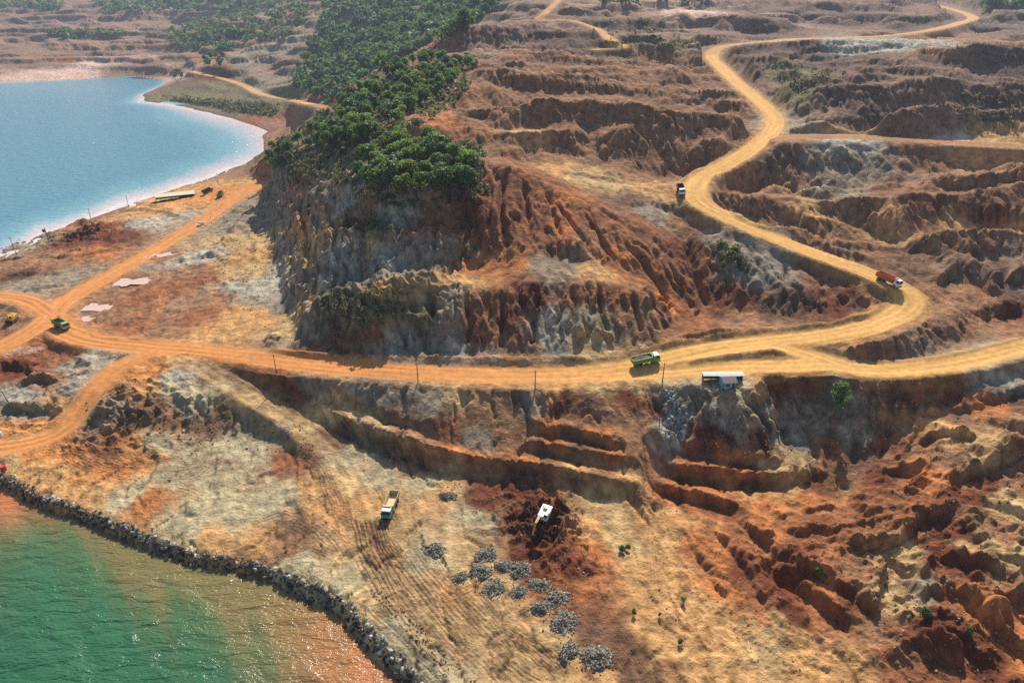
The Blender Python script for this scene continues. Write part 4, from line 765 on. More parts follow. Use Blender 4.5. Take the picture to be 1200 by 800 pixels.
rc = rc * (1 + 0.34 * st + 0.20 * st2 + 0.09 * n1 + 0.05 * n3)[..., None]
edge = smooth(0.6, -1.0, rd + 0.9 * n2)[..., None]
edge = edge * (1 - 0.65 * ramp) * (1 - rend)
soft = smooth(4.5, 0.0, rd + 1.5 * n1 + 1.0 * n2)[..., None] * 0.45 * (1 - rend)
kk = np.maximum(edge, soft)
CO = CO * (1 - kk) + rc * kk
md = mid_s(mid_d, 99)
kk = smooth(2, -1, md)[..., None]
CO = CO * (1 - kk) + SOIL['SAND'] * kk * (1 + 0.15 * n1)[..., None]

# wheel tracks on the open ground: polyline, spread m, count, colour, strength
TRACKS = [
    ([(385, 525), (412, 560), (440, 610), (470, 660), (520, 720), (580, 780), (630, 830)], 7, 9, 'DBRN', .5), ([(330, 500), (380, 540), (410, 600), (450, 670), (510, 740), (560, 800)], 6, 7, 'DBRN', .45), ([(430, 600), (440, 640), (465, 665), (490, 670)], 4, 8, 'UMB', .75), ([(445, 605), (452, 640), (480, 665)], 3, 6, 'UMB', .7),
    ([(540, 690), (580, 730), (620, 770), (660, 800)], 5, 8, 'UMB', .6), ([(590, 735), (630, 760), (670, 795)], 3, 6, 'UMB', .7), ([(530, 700), (560, 690), (600, 700)], 3, 5, 'DBRN', .5), ([(440, 700), (490, 750), (540, 800)], 5, 7, 'DBRN', .4),
    ([(80, 500), (100, 520), (150, 535), (220, 545), (300, 548)], 6, 9, 'DBRN', .55), ([(70, 505), (85, 525), (120, 545), (160, 560)], 5, 8, 'DRED', .5), ([(100, 505), (140, 516), (185, 520)], 2, 6, 'UMB', .7),
    ([(180, 560), (215, 555), (235, 540), (235, 525), (215, 515)], 3, 4, 'DBRN', .45), ([(185, 565), (230, 560), (248, 540), (240, 520)], 3, 3, 'DBRN', .45), ([(250, 535), (280, 545), (310, 550)], 2, 4, 'DRED', .5), ([(200, 575), (220, 580), (240, 585)], 3, 4, 'RED', .5), ([(240, 560), (290, 570), (330, 575)], 3, 4, 'BRN', .4),
    ([(300, 620), (340, 610), (380, 630), (400, 660)], 5, 6, 'DBRN', .6), ([(330, 650), (360, 640), (390, 650)], 3, 5, 'DBRN', .5), ([(380, 560), (395, 600), (420, 640)], 4, 7, 'ORED', .45), ([(640, 640), (690, 625), (716, 650), (712, 680), (670, 690), (630, 680)], 1.6, 4, 'RED', .8), ([(620, 690), (680, 700), (730, 760), (760, 800)], 4, 8, 'UMB', .65), ([(690, 700), (705, 740), (735, 780)], 5, 8, 'DBRN', .7),
    ([(150, 370), (185, 365), (190, 345), (180, 330)], 2, 4, 'OR', .7), ([(100, 375), (140, 385), (175, 380), (190, 350)], 2.4, 4, 'ORED', .6), ([(180, 395), (210, 370), (225, 340), (240, 320)], 3, 5, 'BRN', .5), ([(240, 390), (260, 370), (300, 365), (320, 380)], 4, 7, 'OR', .5), ([(230, 395), (250, 380), (285, 375)], 3, 5, 'OR', .5), ([(150, 440), (165, 450), (150, 465)], 3, 6, 'OR', .6), ([(200, 425), (180, 440), (160, 455)], 4, 6, 'ORED', .6), ([(285, 320), (285, 300), (275, 285)], 2, 4, 'SAND', .6),
    ([(395, 560), (420, 600), (440, 660), (480, 730)], 4, 5, 'UMB', .55), ([(350, 520), (385, 560), (405, 620)], 3, 5, 'DBRN', .5), ([(480, 640), (540, 720), (600, 800)], 5, 7, 'DBRN', .5), ([(0, 415), (25, 412), (55, 408)], 3, 6, 'PINK', .5), ([(735, 600), (760, 640), (770, 700), (800, 760)], 4, 7, 'BRN', .35), ([(780, 620), (830, 640), (870, 660)], 4, 6, 'RED', .4), ([(720, 600), (780, 610), (850, 600), (920, 600)], 3, 6, 'ORED', .4), ([(950, 600), (1000, 625), (1060, 620)], 4, 6, 'DRED', .4), ([(880, 640), (950, 650), (1010, 630)], 3, 6, 'ORED', .4),
]
e = (GX > NEAR.x0) & (GX < NEAR.x1) & (GY > NEAR.y0) & (GY < NEAR.y1)
fade = smooth(-0.8, 0.4, rd)
GXf, GYf = GX.ravel(), GY.ravel(); COf = CO.reshape(-1, 3); sink = np.zeros(GXf.size, np.float32); n3f = n3.ravel(); fadef = fade.ravel()
for kt, (pp, spread, cnt, cn, stg) in enumerate(TRACKS):
    ln = world_line(pp, 4)
    (wy, wx), d, s, hh, al, tot = poly_field(NEAR, ln, spread + 2.5)
    xa, ya = NEAR.x0 + wx.start * NEAR.c, NEAR.y0 + wy.start * NEAR.c
    ny_, nx_ = s.shape
    sel = np.where((GXf > xa) & (GXf < xa + (nx_ - 2) * NEAR.c) & (GYf > ya) & (GYf < ya + (ny_ - 2) * NEAR.c))[0]
    if not len(sel):
        continue
    x, y = GXf[sel], GYf[sel]
    fx, fy_ = (x - xa) / NEAR.c, (y - ya) / NEAR.c; ix, iy = fx.astype(int), fy_.astype(int); fx, fy_ = fx - ix, fy_ - iy
    def bil(a):
        return (a[iy, ix] * (1 - fx) + a[iy, ix + 1] * fx) * (1 - fy_) + (a[iy + 1, ix] * (1 - fx) + a[iy + 1, ix + 1] * fx) * fy_
    sv, av, dv_ = bil(s), bil(al), bil(d)
    sv = sv + 1.1 * fbm(x, y, 16, 2, 700 + kt) + 0.10 * fbm(x, y, 2.5, 2, 760 + kt)
    q = (sv / spread + 1) * cnt * 0.75
    lanes = np.abs(q % 1 - 0.5) * 2
    gate = smooth(-0.30, 0.20, perlin(np.floor(q) * 7.7, av / 16, 720 + kt))
    ends = smooth(0, 0.15, av / tot) * smooth(0, 0.15, 1 - av / tot) * smooth(spread + 2, spread, dv_)
    body = smooth(spread, spread * 0.55, np.abs(sv))
    stg = min(1.0, stg * 1.7)
    m = (smooth(0.42, 0.72, lanes) * gate * body * stg + 0.18 * stg * body) * ends * fadef[sel]
    m = m * (0.75 + 0.5 * perlin(x / 1.1, y / 1.1, 780))
    m = np.clip(m, 0, 0.95)[:, None].astype(np.float32)
    COf[sel] = COf[sel] * (1 - m) + SOIL[cn] * (1 + 0.15 * n3f[sel])[:, None] * m
    sink[sel] = np.maximum(sink[sel], m[:, 0])
CO = COf.reshape(CO.shape)
GZ = GZ - 0.10 * sink.reshape(GZ.shape)
wet = smooth(0.9, -0.2, GZ)[..., None]
CO = CO * (1 - 0.4 * wet)
CO = np.clip(CO, 0.012, 0.8)
# ------------------------------------------------------------------ materials
def mat(name):
    m = bpy.data.materials.new(name); m.use_nodes = True
    n = m.node_tree; b = n.nodes['Principled BSDF']
    return m, n, b
def simple(name, rgb, rough=0.6, metal=0.0, vary=0.25, scale=2.0):
    m, n, b = mat(name)
    tc = n.nodes.new('ShaderNodeTexCoord'); no = n.nodes.new('ShaderNodeTexNoise'); mp = n.nodes.new('ShaderNodeMapRange'); mx = n.nodes.new('ShaderNodeMix')
    no.inputs['Scale'].default_value = scale; no.inputs['Detail'].default_value = 4
    n.links.new(tc.outputs['Object'], no.inputs['Vector']); n.links.new(no.outputs['Fac'], mp.inputs['Value'])
    mp.inputs['To Min'].default_value = 1 - vary; mp.inputs['To Max'].default_value = 1 + vary
    mx.data_type = 'RGBA'; mx.blend_type = 'MULTIPLY'; mx.inputs['Factor'].default_value = 1
    mx.inputs['A'].default_value = (*rgb, 1)
    n.links.new(mp.outputs['Result'], mx.inputs['B']); n.links.new(mx.outputs['Result'], b.inputs['Base Color'])
    b.inputs['Roughness'].default_value = rough; b.inputs['Metallic'].default_value = metal
    return m
def earth(name, bump, fine, vary=0.45, gloss=0.97):
    m, n, b = mat(name)
    at_ = n.nodes.new('ShaderNodeAttribute'); at_.attribute_name = 'Col'
    tc = n.nodes.new('ShaderNodeTexCoord')
    n1 = n.nodes.new('ShaderNodeTexNoise'); n1.inputs['Scale'].default_value = fine; n1.inputs['Detail'].default_value = 6; n1.inputs['Roughness'].default_value = 0.65
    n2 = n.nodes.new('ShaderNodeTexNoise'); n2.inputs['Scale'].default_value = fine * 0.22; n2.inputs['Detail'].default_value = 9; n2.inputs['Roughness'].default_value = 0.62
    mp = n.nodes.new('ShaderNodeMapRange'); mp.inputs['From Min'].default_value = 0.34; mp.inputs['From Max'].default_value = 0.66; mp.inputs['To Min'].default_value = 1 - vary; mp.inputs['To Max'].default_value = 1 + vary
    mx = n.nodes.new('ShaderNodeMix'); mx.data_type = 'RGBA'; mx.blend_type = 'MULTIPLY'; mx.inputs['Factor'].default_value = 1
    ad = n.nodes.new('ShaderNodeMath'); ad.operation = 'ADD'
    bp = n.nodes.new('ShaderNodeBump'); bp.inputs['Strength'].default_value = bump; bp.inputs['Distance'].default_value = 1.3
    for q in (n1, n2):
        n.links.new(tc.outputs['Object'], q.inputs['Vector'])
    n.links.new(n1.outputs['Fac'], ad.inputs[0]); ad.operation = 'MULTIPLY_ADD'; ad.inputs[1].default_value = 0.35; n.links.new(n2.outputs['Fac'], ad.inputs[2])
    n.links.new(n2.outputs['Fac'], mp.inputs['Value']); n.links.new(at_.outputs['Color'], mx.inputs['A']); n.links.new(mp.outputs['Result'], mx.inputs['B'])
    n.links.new(mx.outputs['Result'], b.inputs['Base Color']); n.links.new(ad.outputs[0], bp.inputs['Height']); n.links.new(bp.outputs['Normal'], b.inputs['Normal'])
    b.inputs['Roughness'].default_value = gloss; b.inputs['Specular IOR Level'].default_value = 0.15
    return m
M_EARTH = earth('bare_earth', 1.0, 1.3)
M_ROAD = earth('packed_earth_road', 0.22, 2.4, 0.14)

# ------------------------------------------------------------------ split the surface into ground, hill and roads
V = np.stack([GX.ravel(), GY.ravel(), GZ.ravel()], 1).astype(np.float32)
du = np.gradient(np.stack([GX, GY, GZ], -1), axis=1); dv = np.gradient(np.stack([GX, GY, GZ], -1), axis=0)
NRM = np.cross(du, dv); NRM /= np.linalg.norm(NRM, axis=2, keepdims=True) + 1e-9
NRM = NRM.reshape(-1, 3).astype(np.float32)
idx = np.arange(NR * NC).reshape(NR, NC)
quad = np.stack([idx[:-1, :-1], idx[:-1, 1:], idx[1:, 1:], idx[1:, :-1]], -1).reshape(-1, 4)
iroad = np.where(e, road_i.ravel()[np.clip(((GY - NEAR.y0) / NEAR.c).round().astype(int), 0, NEAR.ny - 1) * NEAR.nx + np.clip(((GX - NEAR.x0) / NEAR.c).round().astype(int), 0, NEAR.nx - 1)], -1)
imid = np.where((GX > MID.x0) & (GX < MID.x1) & (GY > NEAR.y1 - 10) & (GY < MID.y1), mid_i.ravel()[np.clip(((GY - MID.y0) / MID.c).round().astype(int), 0, MID.ny - 1) * MID.nx + np.clip(((GX - MID.x0) / MID.c).round().astype(int), 0, MID.nx - 1)], -1)
lab = np.zeros((NR, NC), np.int32)
hill = [W(*p)[:2] for p in [(306, 214, 6.4), (318, 262, 8), (322, 300, 8.8), (335, 345, 10.4), (345, 385, 13.1), (365, 406, 14.8), (420, 414, 17.1), (500, 416, 18.2), (600, 418, 19.2), (680, 415, 19.8), (740, 406, 21.2), (790, 396, 22.8), (832, 386, 24.2), (835, 360, -238), (810, 300, -252), (770, 265, -262), (715, 235, -272), (650, 205, -288), (600, 165, -320), (540, 110, -370), (600, 62, -470), (575, 46, -525), (540, 40, -560), (444, 84, -500), (322, 172, -470)]]
lab[pip(GX, GY, hill)] = 1
lab[(GY > 640) & (GX > -360) & (GX < 60) & (GZ > 22) & (GY < 1700)] = 2
lab[GY > 2000] = 3
lab[(GY > 1000) & (GX < -360)] = 4
for k in range(len(ROADS)):
    lab[((iroad == k) & (rd < 0.2)) | ((imid == k) & (md < 0) & (iroad < 0))] = 10 + k
flab = lab[:-1, :-1].ravel()
ok = (GZ[:-1, :-1] > -3.5).ravel() | (GZ[1:, 1:] > -3.5).ravel()
def build(name, faces, m, label, cat=None):
    u, inv = np.unique(faces, return_inverse=True)
    me = bpy.data.meshes.new(name)
    me.vertices.add(len(u)); me.vertices.foreach_set('co', V[u].ravel())
    nf = len(faces)
    me.loops.add(nf * 4); me.loops.foreach_set('vertex_index', inv.astype(np.int32).ravel())
    me.polygons.add(nf); me.polygons.foreach_set('loop_start', np.arange(0, nf * 4, 4, dtype=np.int32))
    me.update(calc_edges=True)
    a = me.attributes.new('Col', 'FLOAT_COLOR', 'POINT')
    cc = np.ones((len(u), 4), np.float32); cc[:, :3] = CO.reshape(-1, 3)[u]
    a.data.foreach_set('color', cc.ravel())
    me.polygons.foreach_set('use_smooth', np.ones(nf, bool))
    me.normals_split_custom_set_from_vertices(NRM[u])
    me.materials.append(m)
    o = bpy.data.objects.new(name, me); col.objects.link(o)
    o['kind'] = 'structure'; o['label'] = label
    return o
build('ground', quad[(flab == 0) & ok], M_EARTH, 'bare ochre and red earth of the open-cut mine')
build('hill', quad[(flab == 1) & ok], M_EARTH, 'steep cut hill of red and grey earth above the haul road')
build('wooded_hill', quad[(flab == 2) & ok], M_EARTH, 'far hill with forest across the bay')
build('mountains', quad[(flab == 3) & ok], M_EARTH, 'hazy mountains behind the mine')
build('far_shore', quad[(flab == 4) & ok], M_EARTH, 'stripped mauve slopes on the far side of the bay')
RL = ['haul road winding from the shore junction up past the hill', 'upper haul road crossing the far ridge', 'lower road along the top of the grey cliff', 'short link between the two roads', 'coastal road running to the bay', 'road entering the junction from the left', 'steep orange track down to the pad', 'tan ramp down to the foreground pad', 'sandy road over the headland across the bay', 'flat shelf of pale earth across the right hillside', 'pale track above the amphitheatre']
for k, (name, _, _) in enumerate(ROADS):
    q = quad[(flab == 10 + k) & ok]
    if len(q):
        build(name, q, M_EARTH if name in ('ramp_track', 'quarry_track') else M_ROAD, RL[k])
# ------------------------------------------------------------------ sea: one sheet, tinted by the silt it carries
WC = dict(GRN=lin(52, 98, 66), TEAL=lin(38, 90, 66), OL=lin(92, 104, 58), BR=lin(138, 112, 70), OR=lin(176, 108, 66), ORB=lin(150, 106, 60), BLU=lin(80, 138, 156), LBL=lin(112, 164, 176), PKP=lin(196, 194, 196), PNK=lin(222, 196, 192), WHT=lin(232, 222, 222))
def line_dist(x, y, ln):
    p = densify([W(*q)[:2] for q in ln], 6.0); out = np.full(x.size, 1e9)
    for i in range(0, x.size, 40000):
        q = np.stack([x.ravel()[i:i + 40000], y.ravel()[i:i + 40000]], 1)
        out[i:i + 40000] = np.sqrt(np.min((q * q).sum(1)[:, None] + (p * p).sum(1)[None] - 2 * q @ p.T, 1).clip(0))
    return out.reshape(x.shape)
ncw, nrw = 300, 420
wy = 30 * (1500 / 30) ** (np.arange(nrw) / (nrw - 1.0))
wxx = np.linspace(-1.35, 0.25, ncw)[None, :] * (0.8 * wy[:, None] + 70); wyy = np.repeat(wy[:, None], ncw, 1)
f1 = np.clip(wyy / 170, 0.5, 8)
plume = fbm(wxx / f1, wyy / f1, 26, 5, 801, gain=0.6); fine_ = fbm(wxx / f1, wyy / f1 * 1.8, 9, 4, 821)
ds = line_dist(wxx, wyy, SHORE) + 20 * plume + 5 * fine_
def near_(px, py, r): q = W(px, py, 0); return np.exp(-((wxx - q[0]) ** 2 + (wyy - q[1]) ** 2) / r ** 2)
orange = np.clip(0.9 * near_(455, 800, 19) + 0.9 * near_(5, 585, 15) + 0.2 * near_(360, 730, 14), 0, 1) * (0.75 + 0.6 * fine_)
def mixc(c, k, t): t = np.clip(t, 0, 1)[..., None]; return c * (1 - t) + WC[k] * t
fg = np.broadcast_to(WC['TEAL'], wxx.shape + (3,)); fg = mixc(fg, 'GRN', 0.6 + 0.7 * plume); fg = mixc(fg, 'OL', 0.55 * smooth(28, 8, ds)); fg = mixc(fg, 'BR', 0.6 * smooth(14, 3, ds)); fg = mixc(fg, 'OR', orange * smooth(34, 4, ds) * 1.3)
db = line_dist(wxx, wyy, BAY) / np.clip(wyy / 420, 0.7, 2.2) * (1 + 4.0 * smooth(720, 980, wyy)) + 16 * plume + 3 * fine_
by = np.broadcast_to(WC['BLU'], wxx.shape + (3,)); by = mixc(by, 'LBL', smooth(50, 16, db)); by = mixc(by, 'PKP', 0.9 * smooth(24, 8, db)); by = mixc(by, 'PNK', smooth(11, 3, db)); by = mixc(by, 'WHT', 0.8 * smooth(5, 1, db))
kb = smooth(230, 270, wyy)[..., None]
wcol = (fg * (1 - kb) + by * kb).reshape(-1, 3) * (1 + 0.14 * fine_ + 0.10 * plume).ravel()[:, None]
gw = ground(wxx.ravel(), wyy.ravel()).reshape(wxx.shape)
idw = np.arange(nrw * ncw).reshape(nrw, ncw)
qw = np.stack([idw[:-1, :-1], idw[:-1, 1:], idw[1:, 1:], idw[1:, :-1]], -1).reshape(-1, 4)
low = np.minimum(np.minimum(gw[:-1, :-1], gw[1:, 1:]), np.minimum(gw[1:, :-1], gw[:-1, 1:])).ravel() < 0.3
qw = qw[low]
me = bpy.data.meshes.new('sea')
u_, inv_ = np.unique(qw, return_inverse=True)
vw = np.stack([wxx.ravel(), wyy.ravel(), np.zeros(wxx.size)], 1)[u_].astype(np.float32)
me.from_pydata(vw.tolist(), [], inv_.reshape(-1, 4).tolist())
a_ = me.attributes.new('Col', 'FLOAT_COLOR', 'POINT')
cc = np.ones((len(u_), 4), np.float32); cc[:, :3] = wcol[u_]
a_.data.foreach_set('color', cc.ravel())
m, n, b = mat('silty_sea_water')
at_ = n.nodes.new('ShaderNodeAttribute'); at_.attribute_name = 'Col'
tc_ = n.nodes.new('ShaderNodeTexCoord')
mpn = n.nodes.new('ShaderNodeMapping'); mpn.inputs['Rotation'].default_value = (0, 0, R(-24)); mpn.inputs['Scale'].default_value = (0.45, 1.0, 1.0)
na = n.nodes.new('ShaderNodeTexNoise'); na.inputs['Scale'].default_value = 0.30; na.inputs['Detail'].default_value = 3; na.inputs['Distortion'].default_value = 0.6
nb = n.nodes.new('ShaderNodeTexNoise'); nb.inputs['Scale'].default_value = 2.2; nb.inputs['Detail'].default_value = 4
b1 = n.nodes.new('ShaderNodeBump'); b1.inputs['Strength'].default_value = 0.8; b1.inputs['Distance'].default_value = 1.6
b2 = n.nodes.new('ShaderNodeBump'); b2.inputs['Strength'].default_value = 0.7; b2.inputs['Distance'].default_value = 0.4
n.links.new(tc_.outputs['Object'], mpn.inputs['Vector'])
for q in (na, nb):
    n.links.new(mpn.outputs['Vector'], q.inputs['Vector'])
n.links.new(na.outputs['Fac'], b1.inputs['Height']); n.links.new(nb.outputs['Fac'], b2.inputs['Height']); n.links.new(b1.outputs['Normal'], b2.inputs['Normal'])
n.links.new(b2.outputs['Normal'], b.inputs['Normal']); n.links.new(at_.outputs['Color'], b.inputs['Base Color'])
b.inputs['Roughness'].default_value = 0.16; b.inputs['IOR'].default_value = 1.33
me.materials.append(m)
o = bpy.data.objects.new('sea', me); col.objects.link(o)
o['kind'] = 'structure'; o['label'] = 'silty sea, green in front and pale blue in the bay'

# ------------------------------------------------------------------ pools of pink silt beside the coastal road
mp_, np_, bp_ = mat('pink_silt_water'); bp_.inputs['Base Color'].default_value = (*SOIL['PINK'], 1); bp_.inputs['Roughness'].default_value = 0.25
for k, (px, py, rx, ry, lb) in enumerate([(190, 299, 6.2, 3.6, 'small pale pink silt pool nearest the grey spoil heaps'), (152, 332, 9.0, 6.0, 'largest pale pink silt pool beside the coastal road'), (107, 361, 7.0, 4.6, 'pink silt pool inside the road junction'), (98, 374, 4.0, 2.2, 'small pink silt pool at the corner of the junction')]):
    c = at(px, py); ang = np.linspace(0, 2 * math.pi, 28, endpoint=False)
    rr = 1 + 0.35 * np.sin(2 * ang + k) + 0.2 * np.sin(5 * ang + 2 * k) + 0.1 * np.sin(9 * ang)
    vx, vy = c[0] + rx * rr * np.cos(ang) + 0.5 * ry * rr * np.sin(ang), c[1] + ry * rr * np.sin(ang)
    z = float(np.percentile(ground(vx, vy), 35)) + 0.05
    me = bpy.data.meshes.new('silt_pool'); me.from_pydata([(float(a), float(b_), z) for a, b_ in zip(vx, vy)], [], [tuple(range(28))]); me.materials.append(mp_)
    o = bpy.data.objects.new('silt_pool', me); col.objects.link(o); o['kind'] = 'structure'; o['label'] = lb

# ------------------------------------------------------------------ haze
m, n, b = mat('haze_air')
n.nodes.remove(b)
pv = n.nodes.new('ShaderNodeVolumePrincipled')
pv.inputs['Color'].default_value = (0.62, 0.76, 0.96, 1); pv.inputs['Density'].default_value = 0.0001; pv.inputs['Anisotropy'].default_value = 0.15
n.links.new(pv.outputs[0], n.nodes['Material Output'].inputs['Volume'])
hz_top = float(max(GZ.max(), CAM_H)) + 30
x0, x1, y0, y1, z0, z1 = -4200, 4200, -600, 5600, -12, hz_top
me = bpy.data.meshes.new('haze')
me.from_pydata([(x, y, z) for z in (z0, z1) for y in (y0, y1) for x in (x0, x1)], [], [(0, 2, 3, 1), (4, 5, 7, 6), (0, 1, 5, 4), (2, 6, 7, 3), (0, 4, 6, 2), (1, 3, 7, 5)])
me.materials.append(m)
o = bpy.data.objects.new('haze', me); col.objects.link(o)
o['kind'] = 'stuff'; o['label'] = 'thin blue haze in the air over the mine'
# ------------------------------------------------------------------ mesh helpers for things
class MB:
    def __init__(s): s.v, s.f = [], []
    def add(s, v, f):
        o = len(s.v); s.v += [tuple(map(float, p)) for p in v]; s.f += [tuple(i + o for i in q) for q in f]; return s
    def hexa(s, p): return s.add(p, [(0, 3, 2, 1), (4, 5, 6, 7), (0, 1, 5, 4), (1, 2, 6, 5), (2, 3, 7, 6), (3, 0, 4, 7)])
    def box(s, x0, x1, y0, y1, z0, z1): return s.hexa([(x0, y0, z0), (x1, y0, z0), (x1, y1, z0), (x0, y1, z0), (x0, y0, z1), (x1, y0, z1), (x1, y1, z1), (x0, y1, z1)])
    def tube(s, path, rad, n=8):
        P = [Vector(p) for p in path]; k = len(P); ring = []
        for i, p in enumerate(P):
            d = (P[min(i + 1, k - 1)] - P[max(i - 1, 0)]).normalized()
            a = d.orthogonal().normalized() if abs(d.z) > 0.9 else d.cross(Vector((0, 0, 1))).normalized()
            b = d.cross(a)
            r = rad[i] if isinstance(rad, (list, tuple)) else rad
            ring += [p + (a * math.cos(t) + b * math.sin(t)) * r for t in (2 * math.pi * j / n for j in range(n))]
        f = [(i * n + j, i * n + (j + 1) % n, (i + 1) * n + (j + 1) % n, (i + 1) * n + j) for i in range(k - 1) for j in range(n)]
        f += [tuple(reversed(range(n))), tuple((k - 1) * n + j for j in range(n))]
        return s.add(ring, f)
    def plate(s, pts, t):            # a sheet with thickness along its normal
        P = [Vector(p) for p in pts]; nn = (P[1] - P[0]).cross(P[2] - P[0]).normalized() * t; k = len(P)
        return s.add(P + [p + nn for p in P], [tuple(reversed(range(k))), tuple(range(k, 2 * k))] + [(i, (i + 1) % k, (i + 1) % k + k, i + k) for i in range(k)])
    def build(s, name, m, parent=None, smooth_=False):
        me = bpy.data.meshes.new(name); me.from_pydata(s.v, [], s.f)
        me.materials.append(m)
        if smooth_:
            me.polygons.foreach_set('use_smooth', [True] * len(me.polygons))
        o = bpy.data.objects.new(name, me); col.objects.link(o); o.parent = parent
        return o
def tag(o, label=None, cat=None, group=None, kind=None):
    for k, v in (('label', label), ('category', cat), ('group', group), ('kind', kind)):
        if v: o[k] = v
    return o
def empty(name, loc=(0, 0, 0), rz=0.0):
    o = bpy.data.objects.new(name, None); col.objects.link(o); o.location = loc; o.rotation_euler = (0, 0, rz); o.empty_display_size = 0.5
    return o
def copy_tree(o, parent=None):
    c = o.copy(); col.objects.link(c); c.parent = parent
    for ch in [x for x in o.children]:
        copy_tree(ch, c)
    return c
def gz(x, y): return float(ground(x, y)[0])
def stand(o, px, py, qx=None, qy=None, span=3.0, tilt=True):
    """put a thing on the ground at a surveyed spot, facing a second one"""
    p = at(px, py); x, y = p[0], p[1]
    yaw = 0.0
    if qx is not None:
        q = at(qx, qy); yaw = math.atan2(q[1] - y, q[0] - x)
    c, s = math.cos(yaw), math.sin(yaw)
    zf, zb = gz(x + c * span, y + s * span), gz(x - c * span, y - s * span)
    zl, zr = gz(x - s * 1.1, y + c * 1.1), gz(x + s * 1.1, y - c * 1.1)
    pit = math.atan2(zf - zb, 2 * span) if tilt else 0; rol = math.atan2(zl - zr, 2.2) if tilt else 0
    pit, rol = max(-0.16, min(0.16, pit)), max(-0.1, min(0.1, rol))
    o.location = (x, y, max((zf + zb) / 2, gz(x, y)) - 0.03 if tilt else gz(x, y) - 0.05)
    o.rotation_euler = Euler((rol, -pit, yaw), 'XYZ')
    return o

M_TYRE = simple('tyre_rubber', (0.02, 0.018, 0.016), 0.9); M_RIM = simple('steel_rim', (0.35, 0.30, 0.25), 0.5, 0.3); M_DARK = simple('dark_chassis_steel', (0.035, 0.03, 0.028), 0.7); M_GLASS = simple('dark_glass', (0.02, 0.03, 0.035), 0.08, 0, 0.1)
M_WHITE = simple('white_paint', (0.78, 0.77, 0.74), 0.35, 0, 0.08); M_GREEN = simple('green_paint', (0.10, 0.34, 0.05), 0.4, 0, 0.2); M_PGREEN = simple('pale_green_paint', (0.38, 0.46, 0.24), 0.4, 0, 0.15); M_ORANGE = simple('rusty_orange_paint', (0.52, 0.14, 0.05), 0.5, 0, 0.3); M_TEAL = simple('teal_paint', (0.10, 0.34, 0.28), 0.4, 0, 0.15)
M_OLIVE = simple('dusty_olive_paint', (0.17, 0.19, 0.09), 0.6, 0, 0.3); M_SANDP = simple('dusty_sand_paint', (0.55, 0.42, 0.22), 0.6, 0, 0.3); M_RED = simple('red_paint', (0.50, 0.05, 0.04), 0.45, 0, 0.2); M_YEL = simple('yellow_paint', (0.62, 0.38, 0.07), 0.45, 0, 0.2); M_LAMP = simple('lamp_lens', (0.7, 0.68, 0.6), 0.15); M_ORE = simple('ore_load', (0.16, 0.07, 0.04), 0.95, 0, 0.4)
M_PALE = simple('dusty_white_sheet', (0.60, 0.58, 0.54), 0.6, 0, 0.15); M_BLUE = simple('blue_wall_paint', (0.22, 0.45, 0.68), 0.6, 0, 0.12); M_ROOF = simple('faded_purple_brown_roof', (0.20, 0.13, 0.14), 0.6, 0, 0.2); M_CREAM = simple('cream_roof_sheet', (0.72, 0.64, 0.46), 0.55, 0, 0.15); M_WOOD = simple('weathered_wood', (0.16, 0.11, 0.08), 0.9, 0, 0.3); M_FLAG = simple('blue_cloth', (0.03, 0.05, 0.16), 0.8)

